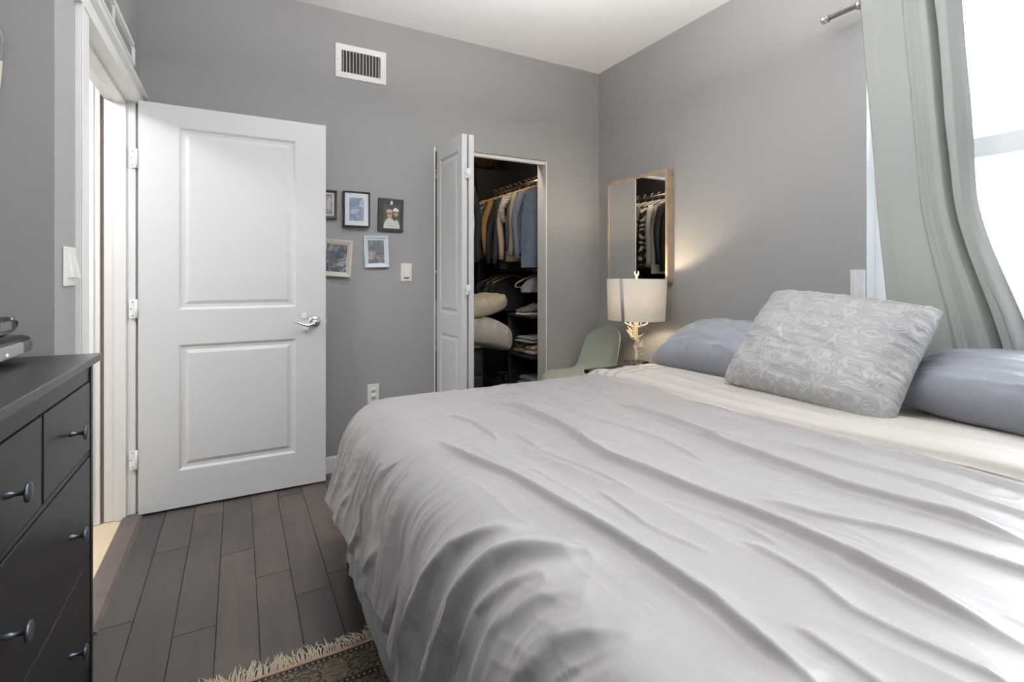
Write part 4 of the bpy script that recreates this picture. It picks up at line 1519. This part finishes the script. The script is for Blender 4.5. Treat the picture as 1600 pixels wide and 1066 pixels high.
# ---- supply vent
vt = thing('wall_vent', 'white rectangular supply vent with upright fins high on the back wall', 'air vent', (0.672, YB, 2.490))
vw, vh = 0.153, 0.1025
mb = MB()
mb.box(-vw, vw, -0.007, 0, vh - 0.036, vh)
mb.box(-vw, vw, -0.007, 0, -vh, -vh + 0.036)
mb.box(-vw, -vw + 0.036, -0.007, 0, -vh + 0.036, vh - 0.036)
mb.box(vw - 0.036, vw, -0.007, 0, -vh + 0.036, vh - 0.036)
mb.build('frame', M['trim'], vt, bevel=0.002)
bx(-vw + 0.036, vw - 0.036, -0.0012, -0.0002, -vh + 0.036, vh - 0.036, 'duct_opening', M['slot'], vt)
for i in range(12):
    xx = -vw + 0.045 + i * (2 * (vw - 0.045)) / 11
    MB().box(xx - 0.0013, xx + 0.0013, -0.0065, -0.0013, -vh + 0.036, vh - 0.036).build('fin', M['trim'], vt)
for s in (-1, 1):
    MB().lathe([(0, 0.0012), (0.003, 0.0008), (0.0035, 0)], Matrix.Translation((s * (vw - 0.014), -0.007, 0)) @ Matrix.Rotation(PI / 2, 4, 'X'), 10).build('screw', M['screw'], vt)


# ---- picture frames
def frame(label, cx, cz, w_, h_, bar, depth, m, tilt_deg=0.0, mat_w=None, photo=None, mat_m=None, ornate=False, inner_lip=None):
    o_ = thing('picture_frame', label, 'picture frame', (cx, YB, cz))
    o_.rotation_euler = (0, math.radians(tilt_deg), 0)
    mb_ = MB()
    a, b = w_ / 2, h_ / 2
    # mitred bars with a sloped face
    outer = [(-a, -b), (a, -b), (a, b), (-a, b)]
    ringo = []
    for off, dep in ((0, 0.001), (0, depth), (bar * 0.25, depth + (0.003 if ornate else 0)), (bar * 0.8, depth - (0.004 if not ornate else 0.008)), (bar, depth - 0.008), (bar, 0.001)):
        ringo.append([((abs(x_) - off) * (1 if x_ > 0 else -1), -dep, (abs(z_) - off) * (1 if z_ > 0 else -1)) for x_, z_ in outer])
    v_ = [q for r_ in ringo for q in r_]
    f_ = []
    for i in range(len(ringo) - 1):
        for k_ in range(4):
            f_.append((i * 4 + k_, i * 4 + (k_ + 1) % 4, (i + 1) * 4 + (k_ + 1) % 4, (i + 1) * 4 + k_))
    mb_.add(v_, f_)
    if ornate:
        for t_ in np.linspace(-a + 0.006, a - 0.006, 26):
            mb_.lathe([(0, 0.004), (0.004, 0.002), (0.005, 0)], Matrix.Translation((t_, -depth - 0.001, b - 0.005)) @ Matrix.Rotation(PI / 2, 4, 'X'), 8)
            mb_.lathe([(0, 0.004), (0.004, 0.002), (0.005, 0)], Matrix.Translation((t_, -depth - 0.001, -b + 0.005)) @ Matrix.Rotation(PI / 2, 4, 'X'), 8)
        for t_ in np.linspace(-b + 0.006, b - 0.006, 30):
            mb_.lathe([(0, 0.004), (0.004, 0.002), (0.005, 0)], Matrix.Translation((a - 0.005, -depth - 0.001, t_)) @ Matrix.Rotation(PI / 2, 4, 'X'), 8)
    mb_.build('frame', m, o_)
    ia, ib = a - bar, b - bar
    if mat_m is not None:
        bx(-ia, ia, -depth + 0.010, -0.002, -ib, ib, 'photo_mat', mat_m, o_)
        ia -= mat_w[0]
        ib -= mat_w[1]
    ph = bx(-ia, ia, -depth + 0.0092, -depth + 0.0099, -ib, ib, 'photo', photo, o_)
    return o_


white_mat = mat('white_photo_mat', (0.66, 0.69, 0.72, 1), 0.7)
dark_fr = mat('black_frame_lacquer', (0.012, 0.012, 0.014, 1), 0.3)
pewter = mat('aged_pewter_frame', (0.20, 0.175, 0.14, 1), 0.45, metal=0.4, noise=0.4, nscale=60)
cream_fr = mat('cream_frame_paint', (0.62, 0.57, 0.48, 1), 0.45)
blue_white = mat('bluish_white_frame', (0.60, 0.68, 0.76, 1), 0.4)
ph1 = photo_material('blue_grey_snapshot', (0.16, 0.19, 0.26, 1), (0.23, 0.27, 0.36, 1), (0.50, 0.53, 0.60, 1), 22, 3.0)
ph2 = photo_material('dusk_beach_snapshot', (0.10, 0.11, 0.16, 1), (0.25, 0.23, 0.25, 1), (0.5, 0.45, 0.42, 1), 12, 1.2)
ph3 = photo_material('dark_grey_couple_snapshot', (0.055, 0.06, 0.08, 1), (0.11, 0.115, 0.135, 1), (0.45, 0.42, 0.38, 1), 26, 5.1)
ph4 = photo_material('grey_embrace_snapshot', (0.10, 0.105, 0.12, 1), (0.15, 0.15, 0.17, 1), (0.40, 0.36, 0.30, 1), 18, 8.4)
frame('black deep picture frame with white mat around a blue-grey photo', 0.640, 1.590, 0.158, 0.215, 0.009, 0.034, dark_fr, 0.0, (0.026, 0.028), ph1, white_mat)
frame('ornate pewter picture frame at the far left, partly behind the door', 0.452, 1.612, 0.150, 0.172, 0.018, 0.022, pewter, 0.0, (0.008, 0.008), ph2, white_mat, ornate=True)
frame('cream picture frame tilted on the lower row beside the door', 0.522, 1.291, 0.178, 0.222, 0.024, 0.022, cream_fr, 4.0, (0.004, 0.004), ph3, white_mat)
frame('bluish white picture frame hanging crooked below the black ones', 0.762, 1.335, 0.150, 0.196, 0.017, 0.020, blue_white, -2.2, (0.008, 0.010), ph4, white_mat)
# black clipboard style frame with a photo of two people in caps
cb = thing('photo_board', 'black wooden photo board with a clipped photo of two people in caps', 'picture frame', (0.853, YB, 1.568))
cb.rotation_euler = (0, math.radians(1.2), 0)
MB().box(-0.080, 0.080, -0.018, -0.001, -0.104, 0.104).build('board', mat('black_stained_board', (0.018, 0.018, 0.017, 1), 0.6, bump=0.5, bscale=90), cb, bevel=0.002)
pm = [mat('snap_foliage', (0.05, 0.07, 0.04, 1), 0.4, noise=0.6, nscale=120), mat('snap_skin', (0.42, 0.24, 0.17, 1), 0.5), mat('snap_shirt', (0.62, 0.58, 0.54, 1), 0.5, noise=0.25, nscale=80),
      mat('snap_cap_red', (0.45, 0.30, 0.27, 1), 0.5), mat('snap_cap_white', (0.66, 0.66, 0.64, 1), 0.5), mat('snap_dark', (0.03, 0.022, 0.02, 1), 0.4)]
mb = MB()
mb.box(-0.048, 0.056, -0.0195, -0.0182, -0.085, 0.066, 0)


def disc(cx_, cz_, rx_, rz_, y_, mi_, a0_=0, a1_=2 * PI, k=18):
    v_ = [(cx_, y_, cz_)] + [(cx_ + rx_ * math.cos(a0_ + (a1_ - a0_) * i / k), y_, cz_ + rz_ * math.sin(a0_ + (a1_ - a0_) * i / k)) for i in range(k + 1)]
    mb.add(v_, [(0, i + 1, i + 2) for i in range(k)], mi_)


disc(-0.008, -0.085, 0.040, 0.066, -0.0200, 2, 0, PI)
disc(0.034, -0.085, 0.022, 0.056, -0.0199, 2, 0, PI)
disc(-0.010, 0.004, 0.017, 0.027, -0.0203, 1)
disc(0.030, 0.016, 0.015, 0.024, -0.0202, 1)
disc(-0.012, 0.016, 0.021, 0.021, -0.0206, 3, 0, PI)
disc(0.029, 0.026, 0.019, 0.020, -0.0205, 4, 0, PI)
mb.box(-0.026, 0.004, -0.0209, -0.0207, 0.006, 0.012, 5)
mb.box(0.017, 0.043, -0.0208, -0.0206, 0.013, 0.018, 5)
mb.build('photo', pm, cb)
mb = MB()
mb.box(-0.006, 0.008, -0.026, -0.018, 0.066, 0.072)
mb.lathe([(0, 0.010), (0.006, 0.009), (0.008, 0.004), (0.008, 0)], Matrix.Translation((0.001, -0.018, 0.080)) @ Matrix.Rotation(PI / 2, 4, 'X'), 14)
mb.build('clip', M['white_plastic2'], cb, bevel=0.001)

# ---- window, trim, curtain
win = thing('window_1', 'large bright white-framed window beside the bed', 'window', (0, 0, 0))
struct(win)
wx = XR + 0.072
mb = MB()
mb.box(wx, wx + 0.047, WY0, WY0 + 0.05, WZ0, WZ1)
mb.box(wx, wx + 0.047, WY1 - 0.05, WY1, WZ0, WZ1)
mb.box(wx, wx + 0.047, WY0 + 0.05, WY1 - 0.05, WZ0, WZ0 + 0.05)
mb.box(wx, wx + 0.047, WY0 + 0.05, WY1 - 0.05, WZ1 - 0.05, WZ1)
mb.box(wx, wx + 0.047, -0.02, 0.04, WZ0 + 0.05, WZ1 - 0.05)
mb.build('window_frame', M['vinyl'], win, bevel=0.003)
for ya, yb in ((0.042, WY1 - 0.052), (WY0 + 0.052, -0.022)):
    mb = MB()
    mb.box(wx + 0.002, wx + 0.040, ya, yb, 1.655, 1.735)
    mb.box(wx + 0.002, wx + 0.035, ya, yb, 0.912, 0.985)
    mb.box(wx + 0.002, wx + 0.035, ya, ya + 0.035, 0.985, 1.655)
    mb.box(wx + 0.002, wx + 0.035, yb - 0.035, yb, 0.985, 1.655)
    mb.build('sash', M['vinyl'], win, bevel=0.002)
    mb = MB()
    mb.box(wx + 0.018, wx + 0.022, ya, yb, WZ0 + 0.06, WZ1 - 0.052)
    mb.build('pane', M['pane'], win)
mb = MB()
mb.box(XR + 0.001, XR + 0.071, WY1 - 0.004, WY1, WZ0, WZ1)
mb.box(XR - 0.03, XR + 0.071, WY0, WY1 - 0.004, WZ0 + 0.0005, WZ0 + 0.02)
struct(mb.build('trim_10', M['vinyl'], bevel=0.002), 'white window reveal and sill')
# fluted white strip on the wall below the window corner
mb = MB()
v = []
n = 41
for zz in (0.60, 1.212):
    for i in range(n):
        t = i / (n - 1)
        v.append((XR - 0.012 - 0.006 * abs(math.sin(t * PI * 4)), 1.236 + 0.060 * t, zz))
mb.add(v, [(i + 1, i, n + i, n + i + 1) for i in range(n - 1)] + [tuple(range(n, 2 * n)) + ()])
mb.box(XR - 0.012, XR - 0.0005, 1.236, 1.296, 0.60, 1.2119)
struct(mb.build('trim_11', M['vinyl']), 'fluted white casing strip beside the window')

rod = thing('curtain_rod', 'brushed nickel curtain rod mounted above the window', 'curtain rod', (2.42, 0, 2.385))
MB().tube([(0, 1.345, 0), (0, -1.3, 0)], 0.011, 20).build('rod', M['nickel'], rod)
mb = MB()
mb.lathe([(0, 0.028), (0.016, 0.028), (0.018, 0.026), (0.018, 0.018), (0.0145, 0.016), (0.0145, 0.004), (0.018, 0.002), (0.018, 0.0), (0.011, -0.002)],
         Matrix.Translation((0, 1.345, 0)) @ Matrix.Rotation(-PI / 2, 4, 'X'), 28)
mb.build('finial', M['nickel'], rod)
mb = MB()
mb.tube([(0, 1.215, -0.012), (0.03, 1.215, -0.012), (0.099, 1.215, -0.012)], 0.007, 10)
mb.tube([(-0.0, 1.208, 0), (0.0, 1.222, 0)], 0.019, 20)
mb.lathe([(0, 0), (0.028, 0), (0.030, 0.004), (0.012, 0.010), (0, 0.010)], Matrix.Translation((0.099, 1.215, -0.012)) @ Matrix.Rotation(-PI / 2, 4, 'Y'), 20)
mb.build('bracket', M['nickel'], rod)

# curtain
nu, nv = 260, 80
Uc = np.linspace(0, 1, nu)
Vc = np.linspace(0, 1, nv)
Ug, Vg = np.meshgrid(Uc, Vc, indexing='ij')
z = 2.41 - Vg * (2.41 - 0.80)
yl = 1.228 - 0.118 * Vg                                    # far edge
yr = 0.872 - 0.085 * Vg - 0.14 * sstep(Vg, 0.55, 1.0)        # near edge
yy = yl + (yr - yl) * Ug
kU = [0, 0.03, 0.07, 0.20, 0.36, 0.47, 0.51, 0.56, 0.66, 0.725, 0.755, 0.80, 0.90, 0.97, 1.0]
kX = [0.045, 0.010, -0.020, -0.030, -0.012, 0.000, -0.020, -0.006, -0.030, -0.034, 0.040, -0.022, -0.030, 0.000, 0.030]
ker = np.hanning(9)
ker /= ker.sum()
base = np.convolve(np.pad(np.interp(Uc, kU, kX), 4, mode='edge'), ker, 'valid')
dr = np.interp(Uc, [0, 0.45, 0.75, 1], [0, 0.02, 0.03, 0])
xx = 2.425 + base[:, None] * (0.85 + 0.4 * Vg) + 0.006 * fbm(Ug * 7, Vg * 2 + 3, 2) + 0.01 * Vg
yy = yy - dr[:, None] * Vg + 0.004 * fbm(Ug * 7, Vg * 5)
# small flared pleat at the near bottom edge
xx = xx + 0.03 * np.sin(Ug * 60) * sstep(Ug, 0.86, 0.95) * sstep(Vg, 0.6, 1.0)
mb = MB()
mb.grid(np.stack([xx, yy, z], -1))
cu = mb.build('curtain', M['curtain'], solid=0.0015)
tag(cu, 'sage-grey linen curtain panel hanging at the far side of the window', 'curtain')

# ---- dresser
DX0, DXF, DYE = -0.86, -0.352, 1.785
drs = thing('dresser', 'wide black dresser with round graphite knobs at the left', 'dresser', (0, 0, 0))
DYN = 0.19
bx(DX0 - 0.01, DXF + 0.018, DYN - 0.02, DYE + 0.012, 0.945, 0.965, 'top', M['black_top'], drs, 0.003)
mb = MB()
for ys in (DYE - 0.022, DYN):
    mb.box(DX0, DXF, ys, ys + 0.022, 0.0, 0.944)
mb.build('side_panel', M['black_wood'], drs, bevel=0.002)
bx(DX0 + 0.005, DXF - 0.022, DYN + 0.0225, DYE - 0.0225, 0.07, 0.943, 'carcass', M['black_wood'], drs)
mb = MB()
mb.box(DXF - 0.021, DXF - 0.004, DYN + 0.0225, DYE - 0.0225, 0.895, 0.943)
mb.box(DXF - 0.021, DXF - 0.004, DYN + 0.0225, DYE - 0.0225, 0.07, 0.118)
mid = (DYN + DYE) / 2
mb.box(DXF - 0.021, DXF - 0.004, mid - 0.011, mid + 0.011, 0.118, 0.895)
mb.box(DXF - 0.021, DXF - 0.004, DYN + 0.0225, mid - 0.011, 0.690, 0.703)
mb.box(DXF - 0.021, DXF - 0.004, mid + 0.011, DYE - 0.0225, 0.690, 0.703)
mb.build('rail', M['black_wood'], drs, bevel=0.0015)


def drawer(y0, y1, z0, z1, knobs):
    d_ = bx(DXF - 0.020, DXF - 0.002, y0, y1, z0, z1, 'drawer', M['black_wood'], drs, 0.002)
    for ky in knobs:
        MB().lathe([(0, 0.0355), (0.010, 0.0350), (0.0165, 0.0330), (0.0180, 0.0305), (0.0172, 0.0285), (0.0080, 0.0255), (0.0042, 0.0235), (0.0040, 0.010), (0.0062, 0.008), (0.0064, 0)],
                   Matrix.Translation((DXF - 0.002, ky, (z0 + z1) / 2)) @ Matrix.Rotation(PI / 2, 4, 'Y'), 24).build('knob', M['knob'], d_)


for c0, c1 in ((DYN + 0.026, mid - 0.013), (mid + 0.013, DYE - 0.026)):
    m1 = (c0 + c1) / 2
    for a_, b_ in ((c0, m1 - 0.006), (m1 + 0.006, c1)):
        drawer(a_, b_, 0.706, 0.892, [(a_ + b_) / 2])
    bxm = bx(DXF - 0.0208, DXF - 0.005, m1 - 0.0055, m1 + 0.0055, 0.7035, 0.8945, 'rail', M['black_wood'], drs)
    for z0, z1 in ((0.415, 0.687), (0.121, 0.410)):
        q = (c1 - c0) / 4
        drawer(c0, c1, z0, z1, [c0 + q, c1 - q])

# devices on the dresser


def rounded_slab(L, W, Hh, bulge=0.0, n=10, r=0.02):
    """long along y (0..-L), width along -x, rounded far end; cross-section with bellied bottom"""
    mb_ = MB()
    P_ = []
    for i in range(n + 1):
        t = i / n
        yy_ = -L * t
        s_ = min(1, (t * L / 0.05)) if t * L < 0.05 else 1
        s_ = math.sqrt(max(0, 1 - (1 - s_) ** 2)) * 0.75 + 0.25
        ring_ = []
        for (ax, az) in ((0.0, 0.55), (-0.006, 0.9), (-0.02, 1.0), (-W + 0.02, 1.0), (-W, 0.8), (-W, 0.3), (-W + 0.02, 0.05), (-0.04, 0.0), (-0.015, 0.06), (0.0, 0.25)):
            zz_ = az * Hh
            if az < 0.5:
                zz_ = zz_ + (1 - s_) * Hh * 0.7 * (1 if bulge else 0.2)
            ring_.append((ax, yy_, zz_))
        P_.append(ring_)
    v_ = [q for r_ in P_ for q in r_]
    k_ = 10
    f_ = []
    for i in range(n):
        for j in range(k_):
            f_.append((i * k_ + j, i * k_ + (j + 1) % k_, (i + 1) * k_ + (j + 1) % k_, (i + 1) * k_ + j))
    f_.append(tuple(range(k_))[::-1])
    f_.append(tuple(n * k_ + j for j in range(k_)))
    mb_.add(v_, f_)
    return mb_


b1 = thing('media_player', 'flat black and silver device lying on the dresser top', 'electronic device', (-0.475, 1.775, 0.975))
rounded_slab(0.40, 0.26, 0.052, 0.0, 26).build('case', M['black_plastic'], b1, bevel=0.004)
mb = MB()
mb.box(-0.02, 0.0035, -0.36, -0.075, 0.010, 0.040)
mb.build('face_panel', M['silver_plastic'], b1, bevel=0.003)
mb = MB()
mb.box(-0.02, 0.003, -0.073, -0.020, 0.012, 0.040)
mb.build('display_window', M['dark_smoke'], b1, bevel=0.002)
mb = MB()
mb.lathe([(0, 0.004), (0.004, 0.003), (0.005, 0)], Matrix.Translation((0.0035, -0.185, 0.020)) @ Matrix.Rotation(PI / 2, 4, 'Y'), 12)
mb.build('button', M['white_plastic2'], b1)
for yy_ in (-0.05, -0.33):
    MB().lathe([(0.012, 0), (0.012, -0.010)], Matrix.Translation((-0.05, yy_, 0.004)), 12).build('foot', M['black_plastic'], b1)
b2 = thing('handheld_case', 'smaller glossy black case with silver front on top of the flat device', 'electronic device', (-0.485, 1.705, 1.029))
rounded_slab(0.33, 0.20, 0.050, 1.0, 26).build('case', M['black_plastic'], b2, bevel=0.005)
mb = MB()
mb.box(-0.02, 0.0030, -0.31, -0.115, 0.018, 0.036)
mb.build('face_panel', M['silver_plastic'], b2, bevel=0.003)
mb = MB()
mb.box(-0.02, 0.0025, -0.112, -0.045, 0.020, 0.042)
mb.build('display_window', M['dark_smoke'], b2, bevel=0.002)
MB().tube([(0.002, -0.050, 0.047), (0.002, -0.034, 0.045)], 0.003, 8).build('latch', M['chrome'], b2)

# hanging ornament on the recess wall
dk = mat('dark_bronze_resin', (0.085, 0.078, 0.070, 1), 0.5)
bg2 = mat('beige_resin', (0.42, 0.38, 0.31, 1), 0.6)
orn = thing('wall_ornament', 'long oval wall ornament with dark top and beige lower end', 'wall decor', (-0.582, YS, 1.60))
for nm, m_, z0, z1 in (('dark_cap', dk, 0.145, 0.255), ('beige_body', bg2, 0.0, 0.145)):
    mb = MB()
    P_ = np.zeros((25, 14, 3))
    for i in range(25):
        a_ = 2 * PI * i / 24
        for j in range(14):
            zz = z0 + (z1 - z0) * j / 13
            hw_ = 0.045 * math.sqrt(max(0.0, 1 - max(0, (zz - 0.195) / 0.06) ** 2)) * (0.72 + 0.28 * min(1, zz / 0.2))
            P_[i, j] = (hw_ * math.cos(a_), -0.012 + 0.011 * math.sin(a_) * (hw_ / 0.045 + 0.02), zz)
    mb.grid(P_)
    mb.build(nm, m_, orn)

# ---- closet contents
DV = cloth_mat('beige_duvet_cotton', (0.40, 0.34, 0.25, 1))
DV2 = cloth_mat('grey_beige_duvet_cotton', (0.36, 0.33, 0.28, 1))
c1 = make_pillow('pillow', 0.72, 0.42, 0.17, DV, 2.0, n=50, crinkle=0.010, sag=-0.03, corner=0.30, rnd_c=0.2, pin=0.0)
c1.location = (1.53, 3.60, 0.925)
c1.rotation_euler = (0, math.radians(-6), math.radians(6))
tag(c1, 'beige pillow on top of the folded bedding in the closet', 'pillow')
c2 = make_pillow('folded_duvet', 0.78, 0.50, 0.24, DV2, 4.0, n=60, crinkle=0.022, sag=0.06, corner=0.30, rnd_c=0.2, pin=0.0)
c2.location = (1.53, 3.60, 0.765)
c2.rotation_euler = (0, math.radians(7), math.radians(-3))
tag(c2, 'bulky grey-beige duvet folded under the beige closet pillow', 'duvet')
c3 = make_pillow('folded_blanket', 0.58, 0.44, 0.08, DV2, 9.0, n=40, crinkle=0.010, corner=0.3)
c3.location = (1.42, 3.64, 0.662)
tag(c3, 'thin grey-beige blanket folded flat on the black closet cabinet', 'blanket')


def folded_stack(name, label, cat, loc, dims, m, layers=3, rz=0.0):
    r_ = thing(name, label, cat, loc, rz)
    L, W, hh = dims
    for i in range(layers):
        o_ = make_pillow('fold', L * (1 - 0.06 * i), W * (1 - 0.05 * i), hh / layers * 1.25, m, i * 2.1, n=24, crinkle=0.006, corner=0.3)
        o_.parent = r_
        o_.location = (0.004 * i, -0.006 * i, hh / layers * (i + 0.55))
    return r_


gcl = cloth_mat('grey_knit', (0.20, 0.20, 0.215, 1))
folded_stack('folded_clothes', 'folded grey clothes on the lowest closet shelf', 'clothing', (2.13, 3.50, 0.239), (0.26, 0.26, 0.13), gcl, 3)
folded_stack('folded_clothes', 'red and cream folded clothes on the middle closet shelf', 'clothing', (2.13, 3.44, 0.554), (0.24, 0.14, 0.07), cloth_mat('red_cloth', (0.42, 0.05, 0.045, 1), (0.45, 0.38, 0.28, 1), 'blotch', 22), 2)
folded_stack('folded_clothes', 'cream folded knit beside the red clothes on the middle closet shelf', 'clothing', (2.12, 3.585, 0.554), (0.24, 0.13, 0.08), cloth_mat('cream_knit', (0.42, 0.34, 0.22, 1), (0.12, 0.08, 0.05, 1), 'blotch', 35), 2)
# grey shoe lying above them
folded_stack('folded_sweater', 'pale grey sweater laid over the red and cream clothes', 'clothing', (2.13, 3.50, 0.645), (0.28, 0.25, 0.05), cloth_mat('pale_grey_knit', (0.27, 0.265, 0.26, 1)), 2, 0.1)


def shoe(label, loc, rz, m):
    r_ = thing('shoe', label, 'shoe', loc, rz, 'shoes on the top closet shelf')
    mb_ = MB()
    prof_ = [(0.0, 0.030, 0.075), (0.05, 0.036, 0.072), (0.10, 0.038, 0.060), (0.15, 0.042, 0.050), (0.20, 0.044, 0.042), (0.245, 0.034, 0.030), (0.265, 0.012, 0.016)]
    P_ = np.zeros((16, len(prof_), 3))
    for i in range(16):
        a_ = 2 * PI * i / 16
        for j, (l_, w_, h_) in enumerate(prof_):
            zz = h_ * (0.5 + 0.5 * math.sin(a_))
            P_[i, j] = (-l_, w_ * math.cos(a_), 0.012 + zz)
    mb_.grid(P_, closed_u=True)
    mb_.build('upper', m, r_)
    mb_ = MB()
    pr = [(-l_, w_) for l_, w_, h_ in prof_]
    ring_ = pr + [(a, -b) for a, b in pr[::-1]]
    n_ = len(ring_)
    mb_.add([(a, b, 0) for a, b in ring_] + [(a, b, 0.013) for a, b in ring_], [tuple(range(n_)), tuple(range(n_, 2 * n_))[::-1]] + [(i, (i + 1) % n_, n_ + (i + 1) % n_, n_ + i) for i in range(n_)])
    mb_.build('sole', M['white_plastic'], r_)
    mb_ = MB()
    for q in range(4):
        mb_.tube([(-0.09 - 0.02 * q, -0.018, 0.078 - 0.006 * q), (-0.09 - 0.02 * q, 0, 0.084 - 0.007 * q), (-0.09 - 0.02 * q, 0.018, 0.078 - 0.006 * q)], 0.003, 6)
    mb_.build('laces', M['fringe'], r_)
    return r_


sg = cloth_mat('grey_brown_suede', (0.14, 0.12, 0.10, 1))
shoe('grey-brown laced shoe on the top closet shelf, left of its pair', (2.26, 3.60, 0.872), 0.1, sg)
shoe('grey-brown laced shoe on the top closet shelf, right of its pair', (2.27, 3.50, 0.872), -0.08, sg)
o = make_pillow('handbag', 0.20, 0.16, 0.07, cloth_mat('brown_leather', (0.20, 0.11, 0.05, 1)), 3, n=24, crinkle=0.004)
o.location = (2.16, 3.40, 0.935)
o.rotation_euler = (math.radians(80), 0, math.radians(80))
tag(o, 'small brown bag beside the shoes on the top closet shelf', 'bag')
# wire rack on the low shelf
mb = MB()
for q in range(5):
    mb.tube([(2.02 + 0.05 * q, 3.78, 0.239), (2.02 + 0.05 * q, 3.80, 0.33), (2.02 + 0.05 * q, 3.95, 0.33), (2.02 + 0.05 * q, 3.97, 0.239)], 0.003, 6)
mb.tube([(2.02, 3.80, 0.33), (2.22, 3.80, 0.33)], 0.003, 6)
mb.tube([(2.02, 3.95, 0.33), (2.22, 3.95, 0.33)], 0.003, 6)
o = mb.build('wire_rack', M['nickel'])
tag(o, 'small metal wire rack low in the dark closet', 'rack')

# ---- rug
rugo = thing('rug', 'dark oriental rug with cream fringe sticking out from under the bed', 'rug', (0, 0, 0))
RX0, RX1, RY1, RY0 = -0.26, 2.0, 1.632, -0.9
mb = MB()
nx_, ny_ = 60, 60
xs = np.linspace(RX0, RX1, nx_)
ys = np.linspace(RY1, RY0, ny_)
G, Hh = np.meshgrid(xs, ys, indexing='ij')
yoff = -0.02 * (G - 0.05) * 0.4
Zr = 0.010 + 0.0015 * fbm(G * 4, Hh * 4, 2)
mb.grid(np.stack([G, Hh + yoff, Zr], -1), uv=np.stack([G, RY1 - Hh], -1))
o = mb.build('pile', M['rug'], rugo, solid=0.009)
# make sure normals point up
bm = bmesh.new()
bm.from_mesh(o.data)
bmesh.ops.recalc_face_normals(bm, faces=bm.faces)
if sum(f.normal.z for f in bm.faces) < 0:
    bmesh.ops.reverse_faces(bm, faces=bm.faces)
bm.to_mesh(o.data)
bm.free()
mb = MB()
pts = [(x_, RY1 - 0.02 * (x_ - 0.05) * 0.4 + 0.002 + 0.001 * math.sin(x_ * 40), 0.009) for x_ in np.linspace(RX0, 1.2, 50)]
mb.tube(pts, 0.0055, 8)
mb.build('binding_cord', M['cord'], rugo)
mb = MB()
rf = random.Random(8)
x_ = RX0
while x_ < 1.1:
    x_ += rf.uniform(0.0022, 0.0042)
    clump = math.sin(x_ * 33) * 0.5 + math.sin(x_ * 71 + 1) * 0.3
    L = rf.uniform(0.045, 0.085) * (1 + 0.15 * clump)
    dx = clump * 0.028 + rf.uniform(-0.022, 0.022)
    y0 = RY1 - 0.02 * (x_ - 0.05) * 0.4 + 0.005
    hz = rf.uniform(0.003, 0.014)
    mb.tube([(x_, y0, 0.008), (x_ + dx * 0.25, y0 + L * 0.35, 0.006 + hz), (x_ + dx * 0.7 + rf.uniform(-.006, .006), y0 + L * 0.72, 0.004 + hz * 0.7), (x_ + dx + rf.uniform(-.010, .010), y0 + L, 0.003 + hz * 0.3)],
            [0.0019, 0.0021, 0.0018, 0.0009], 5)
fo = mb.build('fringe', M['fringe'], rugo)
fo['kind'] = 'stuff'
